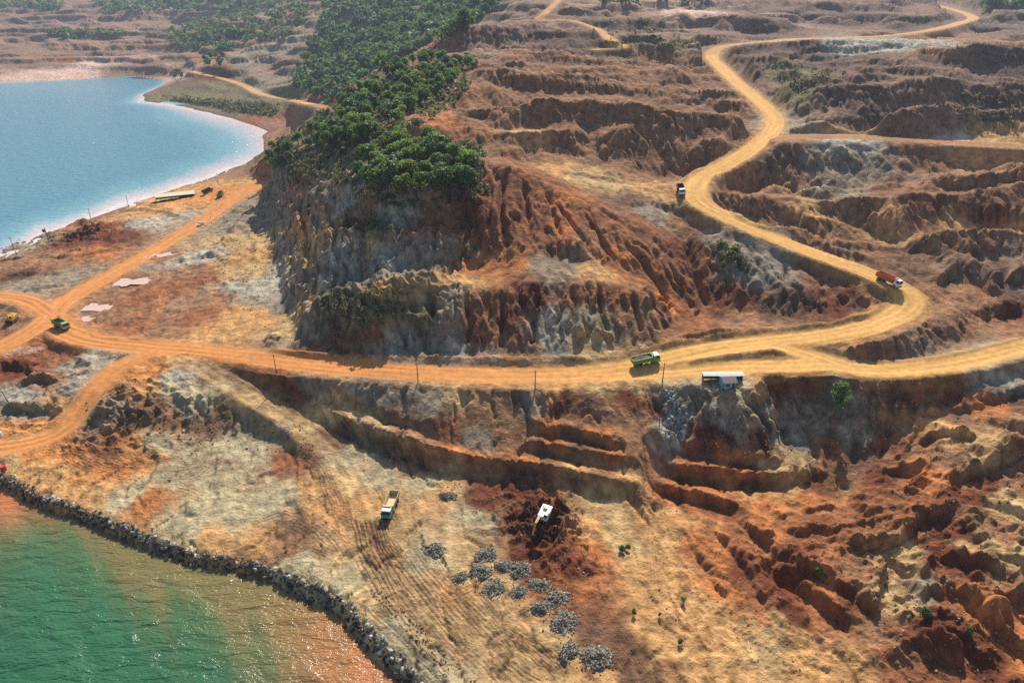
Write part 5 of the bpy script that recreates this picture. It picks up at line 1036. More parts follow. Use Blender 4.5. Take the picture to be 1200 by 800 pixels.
# ------------------------------------------------------------------ dump trucks
def wheel(parent, x, y, r, w):
    s = 1 if y > 0 else -1
    t = MB().tube([(x, y - w / 2, r), (x, y - w * 0.36, r), (x, y + w * 0.36, r), (x, y + w / 2, r)], [r * 0.86, r, r, r * 0.86], 16).build('wheel', M_TYRE, parent)
    MB().tube([(x, y + s * w * 0.5, r), (x, y + s * (w * 0.5 + 0.04), r)], [r * 0.55, r * 0.45], 12).build('rim', M_RIM, t)
def dump_truck(label, group, bed_m, cab_m, roof_m, load=True, raised=False, dirt=None):
    root = tag(empty('dump_truck'), label, 'truck', group)
    m = MB().box(-4.1, 3.3, -0.48, -0.28, 0.78, 1.06).box(-4.1, 3.3, 0.28, 0.48, 0.78, 1.06)
    for x in (-3.9, -2.6, -1.2, 0.4, 1.8, 3.0): m.box(x - 0.08, x + 0.08, -0.28, 0.28, 0.82, 1.02)
    for x in (-3.0, -1.7, 2.55): m.tube([(x, -1.0, 0.52), (x, 1.0, 0.52)], 0.13, 8)
    m.build('chassis', M_DARK, root)
    for x in (2.55,): wheel(root, x, 1.08, 0.52, 0.34); wheel(root, x, -1.08, 0.52, 0.34)
    for x in (-1.7, -3.0): wheel(root, x, 0.96, 0.52, 0.6); wheel(root, x, -0.96, 0.52, 0.6)
    MB().tube([(0.1, 0.98, 0.78), (1.2, 0.98, 0.78)], 0.30, 10).build('fuel_tank', M_RIM, root)
    cab = MB().hexa([(2.0, -1.2, 0.78), (4.0, -1.2, 0.72), (4.0, 1.2, 0.72), (2.0, 1.2, 0.78), (2.0, -1.2, 1.75), (4.02, -1.2, 1.75), (4.02, 1.2, 1.75), (2.0, 1.2, 1.75)]).hexa([(2.0, -1.2, 1.752), (4.02, -1.2, 1.752), (4.02, 1.2, 1.752), (2.0, 1.2, 1.752), (2.05, -1.08, 2.72), (3.68, -1.08, 2.72), (3.68, 1.08, 2.72), (2.05, 1.08, 2.72)]).build('cab', cab_m, root)
    MB().plate([(4.03, 1.06, 1.82), (4.03, -1.06, 1.82), (3.74, -0.98, 2.6), (3.74, 0.98, 2.6)], -0.03).build('windscreen', M_GLASS, cab)
    for s in (1, -1):
        MB().plate([(2.75, s * 1.205, 1.8), (3.85, s * 1.205, 1.8), (3.58, s * 1.11, 2.55), (2.75, s * 1.11, 2.55)], 0.02 * -s).build('side_window', M_GLASS, cab)
        MB().tube([(4.0, s * 0.85, 0.98), (4.06, s * 0.85, 0.98)], [0.16, 0.14], 10).build('headlight', M_LAMP, cab)
        MB().box(3.85, 3.95, s * 1.32 - 0.05, s * 1.32 + 0.05, 1.85, 2.3).box(3.86, 3.9, min(s * 1.15, s * 1.32), max(s * 1.15, s * 1.32), 2.24, 2.28).build('mirror', M_DARK, cab)
    MB().box(4.03, 4.2, -1.22, 1.22, 0.5, 0.82).build('bumper', M_DARK, cab)
    MB().hexa([(2.0, -1.14, 2.725), (3.85, -1.14, 2.725), (3.85, 1.14, 2.725), (2.0, 1.14, 2.725), (2.1, -1.0, 2.86), (3.7, -1.0, 2.84), (3.7, 1.0, 2.84), (2.1, 1.0, 2.86)]).build('cab_roof', roof_m, cab)
    b = MB(); b0, b1, z0, z1 = -4.3, 1.75, 1.12, 2.75
    b.box(b0, b1, -1.15, 1.15, z0, z0 + 0.10)
    for s in (1, -1):
        b.hexa([(b0, s * 1.15 - 0.04, z0 + 0.101), (b1, s * 1.15 - 0.04, z0 + 0.101), (b1, s * 1.15 + 0.04, z0 + 0.101), (b0, s * 1.15 + 0.04, z0 + 0.101), (b0, s * 1.28 - 0.04, z1 - 0.15), (b1, s * 1.28 - 0.04, z1), (b1, s * 1.28 + 0.04, z1), (b0, s * 1.28 + 0.04, z1 - 0.15)])
        for x in np.linspace(b0 + 0.4, b1 - 0.3, 7):
            b.hexa([(x - 0.06, s * 1.19, z0 + 0.1), (x + 0.06, s * 1.19, z0 + 0.1), (x + 0.06, s * 1.28, z0 + 0.1), (x - 0.06, s * 1.28, z0 + 0.1), (x - 0.06, s * 1.32, z1 - 0.2), (x + 0.06, s * 1.32, z1 - 0.2), (x + 0.06, s * 1.39, z1 - 0.2), (x - 0.06, s * 1.39, z1 - 0.2)])
    b.box(b1 - 0.08, b1, -1.2, 1.2, z0 + 0.101, z1 + 0.12)
    bed = b.build('dump_bed', bed_m, root)
    MB().plate([(b1, -1.1, z1 + 0.13), (b1 + 0.62, -1.0, z1 + 0.32), (b1 + 0.62, 1.0, z1 + 0.32), (b1, 1.1, z1 + 0.13)], 0.05).build('cab_guard', roof_m if raised else bed_m, bed)
    MB().hexa([(b0 - 0.10, -1.16, z0 + 0.05), (b0 - 0.01, -1.16, z0 + 0.05), (b0 - 0.01, 1.16, z0 + 0.05), (b0 - 0.10, 1.16, z0 + 0.05), (b0 - 0.16, -1.24, z1 - 0.25), (b0 - 0.06, -1.24, z1 - 0.25), (b0 - 0.06, 1.24, z1 - 0.25), (b0 - 0.16, 1.24, z1 - 0.25)]).build('tailgate', dirt or bed_m, bed)
    if raised:
        for s in (1, -1):
            MB().plate([(b0, s * 1.28, z1 - 0.15), (b0 + 1.3, s * 1.28, z1 - 0.12), (b0 - 0.5, s * 1.34, z1 + 0.75)], 0.05).build('side_fin', bed_m, bed)
    if load:
        mm = MB(); n = 12; r2 = np.random.default_rng(len(label)); vv = []
        for i in range(n + 1):
            for j in range(6):
                x = b0 + 0.1 + (b1 - b0 - 0.3) * i / n; y = -1.12 + 2.24 * j / 5
                vv.append((x, y, z0 + 0.9 + 0.75 * (1 - abs(y) / 1.5) * math.sin(math.pi * (i + 0.7) / (n + 1.4)) + 0.12 * r2.random()))
        mm.add(vv, [(i * 6 + j, (i + 1) * 6 + j, (i + 1) * 6 + j + 1, i * 6 + j + 1) for i in range(n) for j in range(5)])
        mm.build('ore_heap', M_ORE, bed, True)
    return root
GT = 'dump trucks on the haul roads'
stand(dump_truck('bright green dump truck with white cab roof on the road below the hill', GT, M_GREEN, M_GREEN, M_WHITE, True, False, M_OLIVE), 757, 426, 790, 419)
stand(dump_truck('rust orange dump truck with white cab coming round the sharp bend', GT, M_ORANGE, M_WHITE, M_WHITE, False), 1040, 332, 1056, 341)
stand(dump_truck('dark truck with white cab on the yellow upper road, heading towards the viewer', GT, M_DARK, M_WHITE, M_WHITE, False), 798, 226, 803, 243)
stand(dump_truck('teal cab truck with empty sandy bed on the tan foreground pad', GT, M_SANDP, M_TEAL, M_WHITE, False), 458, 597, 450, 616)
stand(dump_truck('pale green truck with fins on its bed at the left road junction', GT, M_OLIVE, M_PGREEN, M_PGREEN, False, True), 73, 384, 93, 393)
stand(dump_truck('red truck parked beside the long cream roofed shed by the bay', 'trucks parked by the bay', M_DARK, M_RED, M_RED, False), 244, 226, 262, 219)
stand(dump_truck('dark green truck parked nearest the bend of the coastal road', 'trucks parked by the bay', M_OLIVE, M_GREEN, M_OLIVE, False), 259, 230, 266, 222)

def pickup(label):
    root = tag(empty('pickup_truck'), label, 'car')
    body = MB().box(-2.5, 2.5, -0.9, 0.9, 0.45, 0.95).box(-2.5, -2.42, -0.9, 0.9, 0.951, 1.35).box(-2.4, -0.4, -0.9, -0.82, 0.951, 1.35).box(-2.4, -0.4, 0.82, 0.9, 0.951, 1.35).hexa([(1.3, -0.88, 0.951), (2.5, -0.86, 0.951), (2.5, 0.86, 0.951), (1.3, 0.88, 0.951), (1.3, -0.84, 1.15), (2.4, -0.8, 1.08), (2.4, 0.8, 1.08), (1.3, 0.84, 1.15)]).build('body', M_WHITE, root)
    cab = MB().hexa([(-0.38, -0.88, 0.951), (1.28, -0.88, 0.951), (1.28, 0.88, 0.951), (-0.38, 0.88, 0.951), (-0.3, -0.72, 1.75), (0.7, -0.72, 1.75), (0.7, 0.72, 1.75), (-0.3, 0.72, 1.75)]).build('cab', M_WHITE, root)
    MB().plate([(1.24, 0.74, 1.06), (1.24, -0.74, 1.06), (0.78, -0.66, 1.68), (0.78, 0.66, 1.68)], -0.02).build('windscreen', M_GLASS, cab)
    for s in (1, -1):
        MB().plate([(-0.25, s * 0.87, 1.1), (1.0, s * 0.87, 1.1), (0.62, s * 0.76, 1.66), (-0.22, s * 0.76, 1.66)], 0.02 * -s).build('side_window', M_GLASS, cab)
    for x in (-1.6, 1.6):
        for y in (-0.82, 0.82): wheel(root, x, y, 0.38, 0.24)
    return root
stand(pickup('small white pickup on the coastal road beside the grey spoil heaps'), 235, 264, 222, 271, 1.5)

# ------------------------------------------------------------------ excavators
def excavator(label, paint, cabm, boom_up, stick_dn):
    root = tag(empty('excavator'), label, 'excavator', 'excavators at work')
    for s in (1, -1):
        t = MB().hexa([(-1.6, s * 1.15 - 0.3, 0.05), (1.6, s * 1.15 - 0.3, 0.05), (1.6, s * 1.15 + 0.3, 0.05), (-1.6, s * 1.15 + 0.3, 0.05), (-2.1, s * 1.15 - 0.3, 0.5), (2.1, s * 1.15 - 0.3, 0.5), (2.1, s * 1.15 + 0.3, 0.5), (-2.1, s * 1.15 + 0.3, 0.5)])
        t.hexa([(-2.1, s * 1.15 - 0.3, 0.502), (2.1, s * 1.15 - 0.3, 0.502), (2.1, s * 1.15 + 0.3, 0.502), (-2.1, s * 1.15 + 0.3, 0.502), (-1.7, s * 1.15 - 0.3, 0.92), (1.7, s * 1.15 - 0.3, 0.92), (1.7, s * 1.15 + 0.3, 0.92), (-1.7, s * 1.15 + 0.3, 0.92)])
        t = t.build('track', M_DARK, root)
        for x in (-1.5, -0.5, 0.5, 1.5): MB().tube([(x, s * 1.46, 0.42), (x, s * 1.52, 0.42)], 0.26, 10).build('roller', M_RIM, t)
    MB().box(-0.9, 0.9, -0.85, 0.85, 0.4, 1.0).build('undercarriage', M_DARK, root)
    h = MB().hexa([(-2.2, -1.3, 1.05), (1.4, -1.3, 1.05), (1.4, 1.3, 1.05), (-2.2, 1.3, 1.05), (-2.1, -1.22, 2.1), (1.2, -1.22, 2.1), (1.2, 1.22, 2.1), (-2.1, 1.22, 2.1)]).build('engine_house', paint, root)
    MB().hexa([(-2.75, -1.3, 1.05), (-2.21, -1.3, 1.05), (-2.21, 1.3, 1.05), (-2.75, 1.3, 1.05), (-2.6, -1.2, 2.0), (-2.21, -1.2, 2.05), (-2.21, 1.2, 2.05), (-2.6, 1.2, 2.0)]).build('counterweight', paint, root)
    MB().box(-1.4, -0.5, -0.5, 0.4, 2.105, 2.16).build('engine_grille', M_DARK, h)
    MB().tube([(-1.6, -0.8, 2.1), (-1.6, -0.8, 2.6)], 0.08, 8).build('exhaust', M_DARK, h)
    c = MB().hexa([(0.0, 0.3, 2.105), (1.45, 0.3, 2.105), (1.45, 1.25, 2.105), (0.0, 1.25, 2.105), (0.1, 0.36, 2.98), (1.15, 0.36, 2.98), (1.15, 1.2, 2.98), (0.1, 1.2, 2.98)]).build('cab', cabm, root)
    MB().plate([(1.42, 1.18, 2.2), (1.42, 0.38, 2.2), (1.19, 0.42, 2.88), (1.19, 1.14, 2.88)], -0.02).build('windscreen', M_GLASS, c)
    a = R(boom_up); L1, L2 = 3.0, 2.8
    p0 = Vector((1.2, -0.1, 1.6)); p1 = p0 + Vector((math.cos(a + 0.25), 0, math.sin(a + 0.25))) * L1; p2 = p1 + Vector((math.cos(a - 0.35), 0, math.sin(a - 0.35))) * L2
    def beam(mb, A, B, wa, wb, th):
        d = (B - A).normalized(); n_ = Vector((-d.z, 0, d.x)); y = Vector((0, th / 2, 0))
        mb.hexa([A - n_ * wa - y, B - n_ * wb - y, B - n_ * wb + y, A - n_ * wa + y, A + n_ * wa - y, B + n_ * wb - y, B + n_ * wb + y, A + n_ * wa + y])
    m = MB(); beam(m, p0, p1, 0.28, 0.38, 0.42); beam(m, p1, p2, 0.375, 0.2, 0.41); m.build('boom', M_YEL, root)
    sd = R(stick_dn); p3 = p2 + Vector((math.cos(sd), 0, math.sin(sd))) * 2.9
    m = MB(); beam(m, p2 - (p3 - p2).normalized() * 0.5, p3, 0.26, 0.14, 0.34); m.build('stick', M_YEL, root)
    MB().tube([p0 + Vector((0.5, 0, -0.2)), (p0 + p1) / 2 + Vector((0.3, 0, -0.3))], 0.1, 8).build('hydraulic_ram', M_RIM, root)
    MB().tube([p1 + Vector((0, 0, 0.42)), p2 + Vector((-0.2, 0, 0.4))], 0.09, 8).build('hydraulic_ram', M_RIM, root)
    bq = [(0.0, 0.25), (0.35, -0.1), (0.3, -0.7), (-0.15, -1.05), (-0.7, -0.9)]
    m = MB()
    for (xa, za), (xb, zb) in zip(bq[:-1], bq[1:]):
        m.plate([p3 + Vector((xa, -0.55, za)), p3 + Vector((xa, 0.55, za)), p3 + Vector((xb, 0.55, zb)), p3 + Vector((xb, -0.55, zb))], 0.06)
    for s in (-0.55, 0.5): m.plate([p3 + Vector((x, s, z)) for x, z in bq], 0.05)
    for k in range(4): m.box(*(p3.x - 0.95, p3.x - 0.7), *(-0.5 + 0.28 * k + p3.y, -0.4 + 0.28 * k + p3.y), *(p3.z - 0.92, p3.z - 0.85))
    m.build('bucket', M_DARK, root)
    return root
stand(excavator('white excavator digging in the dark red pit below the terraces', M_WHITE, M_WHITE, 36, -62), 637, 608, 627, 634, 2.0)
stand(excavator('yellow excavator with its arm raised beside the left road junction', M_YEL, M_YEL, 66, 40), 14, 376, 2, 388, 2.0)

# ------------------------------------------------------------------ hut and sheds
def gable_shed(label, name, cat, L, Wd, h, rise, wall_m, roof_m, bays, open_front):
    root = tag(empty(name), label, cat)
    for i in range(bays + 1):
        x = -L / 2 + L * i / bays
        for y in (-Wd / 2, Wd / 2):
            MB().box(x - 0.09, x + 0.09, y - 0.09, y + 0.09, 0, h).build('post', M_WOOD, root)
    w = MB().box(-L / 2, L / 2, Wd / 2 - 0.06, Wd / 2 - 0.02, 0.05, h - 0.05)
    if not open_front:
        w.box(-L / 2, L / 2, -Wd / 2 + 0.02, -Wd / 2 + 0.06, 0.05, h - 0.05)
    w.build('wall', wall_m, root)
    for s in (-1, 1):
        w = MB().plate([(s * (L / 2 - 0.04), -Wd / 2 + 0.1, 0.05), (s * (L / 2 - 0.04), Wd / 2 - 0.1, 0.05), (s * (L / 2 - 0.04), Wd / 2 - 0.1, h), (s * (L / 2 - 0.04), 0, h + rise - 0.08), (s * (L / 2 - 0.04), -Wd / 2 + 0.1, h)], 0.04 * s)
        w.build('end_wall', wall_m, root)
    n = bays * 2
    for s in (-1, 1):
        for i in range(n):                              # roofing sheets, laid one over the next
            xa, xb = -L / 2 - 0.3 + (L + 0.6) * i / n, -L / 2 - 0.3 + (L + 0.6) * (i + 1) / n + 0.05
            lift = 0.012 * (i % 2)
            q = [(xa, s * (Wd / 2 + 0.4), h - 0.12 + lift), (xb, s * (Wd / 2 + 0.4), h - 0.12 + lift), (xb, 0, h + rise + lift), (xa, 0, h + rise + lift)]
            MB().plate(q if s < 0 else q[::-1], 0.03).build('roof_sheet', roof_m, root)
    return root
s_ = gable_shed('long open shed with a cream roof on the shore of the bay', 'shore_shed', 'shed', 22, 8, 3.2, 1.1, M_WOOD, M_CREAM, 8, True)
stand(s_, 206, 233, 240, 226, 3, False)
s_ = gable_shed('long low white roofed shed behind the blue hut', 'roadside_shed', 'shed', 11, 1.5, 2.1, 0.22, M_WOOD, M_PALE, 5, True)
stand(s_, 846, 445, 880, 443, 3, False)
hut = gable_shed('small blue hut with a purple brown roof above the grey cliff', 'guard_hut', 'hut', 4.4, 4.2, 2.6, 1.0, M_BLUE, M_ROOF, 2, False)
MB().box(0.9, 1.75, -2.14, -2.085, 0.06, 2.0).build('door', M_DARK, hut)
wn = MB().box(-1.5, -0.2, -2.14, -2.085, 1.05, 1.85).build('window', M_GLASS, hut)
MB().box(-1.58, -0.12, -2.16, -2.10, 0.96, 1.04).build('sill', M_WHITE, wn)
stand(hut, 852, 452, 872, 451, 2, False); hut.scale = (0.82, 0.82, 0.85)

# ------------------------------------------------------------------ poles, drum, tank
def pole(label, px, py, h, lean=(0, 0), flag=False):
    root = tag(empty('utility_pole'), label, 'pole', 'poles along the shore and the road')
    MB().tube([(0, 0, -0.6), (lean[0] * 0.5, lean[1] * 0.5, h * 0.5), (lean[0], lean[1], h)], [0.17, 0.14, 0.10], 8).build('shaft', M_WOOD, root)
    a = MB().box(lean[0] - 0.7, lean[0] + 0.7, lean[1] - 0.05, lean[1] + 0.05, h - 0.55, h - 0.45).build('crossarm', M_WOOD, root)
    for x in (-0.6, 0.6): MB().tube([(lean[0] + x, lean[1], h - 0.45), (lean[0] + x, lean[1], h - 0.25)], [0.05, 0.03], 6).build('insulator', M_WHITE, a)
    if flag:
        MB().plate([(-0.1, 0, h - 2.4), (-2.0, 0.1, h - 2.6), (-2.1, 0.1, h - 1.0), (-0.1, 0, h - 0.8)], 0.03).build('flag', M_FLAG, root)
    return stand(root, px, py, None, None, 1, False)
pole('wooden pole at the road edge nearest the tan ramp', 324, 437, 6.6); pole('second pole from the ramp along the road edge', 490, 448, 6.6); pole('pole on the road edge above the red mound', 627, 457, 6.6); pole('pole standing between the green truck and the blue hut', 776, 450, 7.0)
pole('leftmost pole standing at the edge of the bay', 20, 299, 9.5, (-0.9, 0)); pole('pole with a small blue flag at the edge of the bay', 58, 284, 8.0, (-0.4, 0), True); pole('pole on a dark heap at the edge of the bay', 107, 258, 7.0); pole('pole at the water near the low earth bank', 151, 243, 7.5); pole('pole at the water just past the parked trucks', 256, 217, 8.0); pole('short leaning pole on the broken bank at the left edge', 12, 474, 5.0, (-1.2, 0))
def drum(label, m, r, h, px, py):
    root = tag(empty('storage_drum'), label, 'drum')
    MB().tube([(0, 0, 0), (0, 0, h * 0.32), (0, 0, h * 0.34), (0, 0, h * 0.36), (0, 0, h * 0.64), (0, 0, h * 0.66), (0, 0, h * 0.68), (0, 0, h)], [r, r, r * 1.04, r, r, r * 1.04, r, r], 16).build('barrel', m, root, False)
    MB().tube([(0, 0, h), (0, 0, h + 0.05)], [r * 1.03, r * 1.0], 16).build('lid', m, root)
    MB().tube([(r * 0.5, 0, h + 0.05), (r * 0.5, 0, h + 0.13)], 0.07, 8).build('cap', M_DARK, root)
    return stand(root, px, py, None, None, 1, False)
drum('red drum above the rock wall at the left edge of the picture', M_RED, 0.75, 1.5, 5, 551)
drum('white water tank beside the orange track at the left edge', M_WHITE, 0.6, 1.4, 1, 511)

# ------------------------------------------------------------------ stones
def rock_shape(r, n=1):
    t = (1 + 5 ** 0.5) / 2
    v = np.array([(-1, t, 0), (1, t, 0), (-1, -t, 0), (1, -t, 0), (0, -1, t), (0, 1, t), (0, -1, -t), (0, 1, -t), (t, 0, -1), (t, 0, 1), (-t, 0, -1), (-t, 0, 1)]) / 1.9
    f = [(0, 11, 5), (0, 5, 1), (0, 1, 7), (0, 7, 10), (0, 10, 11), (1, 5, 9), (5, 11, 4), (11, 10, 2), (10, 7, 6), (7, 1, 8), (3, 9, 4), (3, 4, 2), (3, 2, 6), (3, 6, 8), (3, 8, 9), (4, 9, 5), (2, 4, 11), (6, 2, 10), (8, 6, 7), (9, 8, 1)]
    return v * (0.7 + 0.6 * r.random((12, 1))) * (0.7 + 0.6 * r.random(3)), np.array(f)
RSH = [rock_shape(np.random.default_rng(40 + i)) for i in range(10)]
def m_stone(name):
    m, n, b = mat(name)
    a = n.nodes.new('ShaderNodeAttribute'); a.attribute_name = 'Col'
    no = n.nodes.new('ShaderNodeTexNoise'); no.inputs['Scale'].default_value = 3.0; no.inputs['Detail'].default_value = 5
    bp = n.nodes.new('ShaderNodeBump'); bp.inputs['Strength'].default_value = 0.5
    n.links.new(no.outputs['Fac'], bp.inputs['Height']); n.links.new(bp.outputs['Normal'], b.inputs['Normal']); n.links.new(a.outputs['Color'], b.inputs['Base Color'])
    b.inputs['Roughness'].default_value = 0.9
    return m
M_STONE = m_stone('broken_stone')
def rocks(name, P, size, cols, seed, parent=None):
    r = np.random.default_rng(seed); vs, fs, cs, o = [], [], [], 0
    for p, s in zip(P, size):
        v, f = RSH[r.integers(10)]
        a = r.random() * 6.28; c, sn = math.cos(a), math.sin(a)
        v = v @ np.array([[c, sn, 0], [-sn, c, 0], [0, 0, 1]]) * s
        vs.append(v + p); fs.append(f + o); o += 12
        k = cols[r.integers(len(cols))] * (0.75 + 0.5 * r.random())
        cs.append(np.repeat(np.append(k, 1)[None], 12, 0))
    me = bpy.data.meshes.new(name); me.from_pydata(np.vstack(vs).tolist(), [], np.vstack(fs).tolist())
    at_c = me.attributes.new('Col', 'FLOAT_COLOR', 'POINT'); at_c.data.foreach_set('color', np.vstack(cs).astype(np.float32).ravel())
    me.materials.append(M_STONE)
    ob = bpy.data.objects.new(name, me); col.objects.link(ob); ob.parent = parent
    return ob
r1 = np.random.default_rng(5)
shl = densify([W(*p) for p in SHORE if -60 < p[0] < 620], 0.45)
tn = np.gradient(shl[:, :2], axis=0); tn /= np.linalg.norm(tn, axis=1)[:, None] + 1e-9
nn = np.stack([-tn[:, 1], tn[:, 0]], 1)
P, S, P2, S2 = [], [], [], []
for q, n_ in zip(shl, nn):
    for _ in range(7):
        d = r1.uniform(-0.5, 2.2) + 0.45 * math.sin(q[0] * 0.3) * math.sin(q[0] * 0.11 + 1)
        x, y = q[:2] + n_ * d + r1.normal(0, 0.3, 2)
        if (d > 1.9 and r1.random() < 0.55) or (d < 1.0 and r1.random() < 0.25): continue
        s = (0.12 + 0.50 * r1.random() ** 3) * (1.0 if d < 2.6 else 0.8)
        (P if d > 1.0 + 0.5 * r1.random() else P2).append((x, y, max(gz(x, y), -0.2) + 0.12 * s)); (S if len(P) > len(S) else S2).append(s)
CG = [lin(164, 158, 142), lin(136, 128, 114), lin(110, 102, 90), lin(188, 182, 166), lin(90, 82, 72)]
tag(rocks('sea_wall_rocks', P, S, CG, 3), 'rubble wall of pale grey rocks along the foreground shore', None, None, 'stuff')
tag(rocks('shaded_shore_rocks', P2, S2, [lin(84, 74, 62), lin(62, 54, 45), lin(112, 100, 86), lin(50, 45, 39)], 8), 'rocks at the waterline below the rubble wall, coloured dark as shade', None, None, 'stuff')  # darker stone colours stand in for shade on the wall face
P, S = [], []
def scatter(poly, n, s0, s1, sink=0.25):
    xs, ys = [p[0] for p in poly], [p[1] for p in poly]; k = 0
    while k < n:
        x, y = r1.uniform(min(xs), max(xs)), r1.uniform(min(ys), max(ys))
        if not pip(np.array([x]), np.array([y]), poly)[0]: continue
        p = at(x, y); s = s0 + (s1 - s0) * r1.random() ** 2.5
        P.append((p[0], p[1], p[2] + s * (0.5 - sink))); S.append(s); k += 1
scatter([(780, 455), (792, 455), (806, 490), (800, 518), (784, 518), (776, 500)], 220, 0.25, 0.75)
tag(rocks('rock_rubble', P, S, [lin(170, 166, 152), lin(150, 148, 140), lin(120, 120, 114)], 4), 'chute of pale grey rubble below the power pole', None, None, 'stuff')
P, S = [], []
scatter([(1060, 500), (1200, 450), (1200, 800), (1060, 800), (1000, 640)], 520, 0.06, 0.3)
scatter([(740, 590), (1050, 560), (1060, 780), (860, 790), (760, 720)], 260, 0.06, 0.22)
scatter([(100, 470), (370, 500), (370, 535), (100, 510)], 300, 0.08, 0.35)
scatter([(400, 515), (545, 560), (540, 580), (400, 530)], 130, 0.07, 0.25)
scatter([(240, 240), (310, 240), (330, 400), (240, 330)], 300, 0.12, 0.4)
scatter([(0, 280), (160, 250), (200, 260), (100, 300), (0, 330)], 200, 0.12, 0.4)
scatter([(820, 455), (1080, 445), (1060, 550), (960, 560), (830, 540)], 350, 0.1, 0.4)
scatter([(430, 690), (520, 790), (560, 800), (450, 690)], 160, 0.1, 0.3)
scatter([(560, 570), (680, 580), (700, 680), (620, 660), (560, 600)], 260, 0.08, 0.3)
tag(rocks('loose_stones', P, S, [lin(150, 120, 90), lin(120, 92, 70), lin(170, 150, 120), lin(110, 80, 60), lin(140, 130, 115)], 6), 'loose stones and clods strewn over the broken ground', None, None, 'stuff')

# ------------------------------------------------------------------ gravel piles
def pile_meshes(seed):
    r = np.random.default_rng(seed)
    lob = [(r.uniform(-0.9, 0.9), r.uniform(-0.7, 0.7), r.uniform(1.9, 2.5), r.uniform(0.9, 1.35)) for _ in range(3)]
    def hgt(x, y):
        return max(h * (1 - (math.hypot(x - a, y - b) / q) ** 1.25) for a, b, q, h in lob) + 0.16 * math.sin(3.1 * x + seed) * math.sin(2.7 * y) - 0.12
    n = 26; vv, ff = [], []
    for i in range(n):
        for j in range(n):
            x, y = -3.6 + 7.2 * i / (n - 1), -3.4 + 6.8 * j / (n - 1)
            vv.append((x, y, max(hgt(x, y) + 0.05 * r.normal(), -0.5)))
    for i in range(n - 1):
        for j in range(n - 1):
            q = (i * n + j, (i + 1) * n + j, (i + 1) * n + j + 1, i * n + j + 1)
            if max(vv[k][2] for k in q) > -0.3: ff.append(q)
    mb = MB().add(vv, ff); P, S = [], []
    while len(P) < 560:
        x, y = r.uniform(-3.8, 3.8), r.uniform(-3.6, 3.6); z = hgt(x, y)
        if z < -0.15 and r.random() > 0.10 * math.exp(z): continue
        P.append((x, y, max(z, 0.0) + 0.03)); S.append(0.05 + 0.2 * r.random() ** 2.2)
    return mb, P, S
M_GRAV = simple('grey_gravel', tuple(lin(118, 108, 92)), 0.95, 0, 0.35, 4)
protos = []
for k in range(5):
    root = empty('gravel_pile'); mb, P, S = pile_meshes(20 + k)
    mb.build('mound', M_GRAV, root, True)
    rocks('stones', P, S, [lin(146, 136, 116), lin(106, 98, 84), lin(170, 161, 142), lin(84, 77, 66)], 30 + k, root)['kind'] = 'stuff'
    protos.append(root)
PILES = [(524, 581, 'grey gravel pile at the foot of the lowest terrace, left of the pit', 1.0), (510, 646, 'grey gravel pile standing alone on the tan pad', 1.0), (571, 648, 'gravel pile at the head of the group, just left of the pit', .95), (541, 675, 'leftmost gravel pile of the large group', .95), (563, 668, 'gravel pile leaning against the leftmost pile of the group', .9), (590, 663, 'gravel pile in the middle of the upper row of the group', .95), (613, 669, 'gravel pile nearest the excavator arm, end of the upper row', 1.0), (579, 686, 'gravel pile sitting alone in front of the upper row', .9),
         (609, 692, 'left one of the merged gravel piles in the middle of the group', 1.0), (631, 685, 'right one of the merged gravel piles in the middle of the group', .95), (634, 711, 'left one of the two merged gravel piles below the group middle', 1.0), (656, 703, 'right one of the two merged gravel piles, beside the dark tracks', .95), (659, 726, 'pale topped gravel pile in front of the merged pair', 1.0), (669, 760, 'left one of the two gravel piles nearest the viewer', 1.15), (696, 769, 'right one of the two gravel piles nearest the viewer', 1.15)]
for k, (px, py, lb, sc) in enumerate(PILES):
    o = protos[k] if k < 5 else copy_tree(protos[k % 5])
    tag(o, lb, 'gravel pile', 'gravel piles on the pad')
    stand(o, px, py, None, None, 1, False); o.rotation_euler.z = k * 1.3; v_ = (0.8, 1.15, 0.95, 1.2, 0.7)[(k * 3) % 5]; o.scale = (sc * (0.85 + 0.15 * v_), sc * v_, sc * (0.7 + 0.3 * v_))
# ------------------------------------------------------------------ trees
def leaf_mat(name, base, vary):
    m, n, b = mat(name)
    oi = n.nodes.new('ShaderNodeObjectInfo'); at_ = n.nodes.new('ShaderNodeAttribute'); at_.attribute_name = 'tone'
    hs = n.nodes.new('ShaderNodeHueSaturation'); hs.inputs['Color'].default_value = (*base, 1)
    ad = n.nodes.new('ShaderNodeMath'); ad.operation = 'ADD'
    mp = n.nodes.new('ShaderNodeMapRange'); mp.inputs['From Max'].default_value = 2.0; mp.inputs['To Min'].default_value = 1 - vary; mp.inputs['To Max'].default_value = 1 + vary
    mh = n.nodes.new('ShaderNodeMapRange'); mh.inputs['To Min'].default_value = 0.47; mh.inputs['To Max'].default_value = 0.52
    n.links.new(oi.outputs['Random'], ad.inputs[0]); n.links.new(at_.outputs['Fac'], ad.inputs[1]); n.links.new(ad.outputs[0], mp.inputs['Value']); n.links.new(mp.outputs['Result'], hs.inputs['Value'])
    n.links.new(oi.outputs['Random'], mh.inputs['Value']); n.links.new(mh.outputs['Result'], hs.inputs['Hue'])
    tr = n.nodes.new('ShaderNodeBsdfTranslucent'); mx = n.nodes.new('ShaderNodeMixShader'); mx.inputs[0].default_value = 0.5
    n.links.new(hs.outputs['Color'], b.inputs['Base Color']); n.links.new(hs.outputs['Color'], tr.inputs['Color'])
    n.links.new(b.outputs[0], mx.inputs[1]); n.links.new(tr.outputs[0], mx.inputs[2]); n.links.new(mx.outputs[0], n.nodes['Material Output'].inputs['Surface'])
    b.inputs['Roughness'].default_value = 0.6
    return m
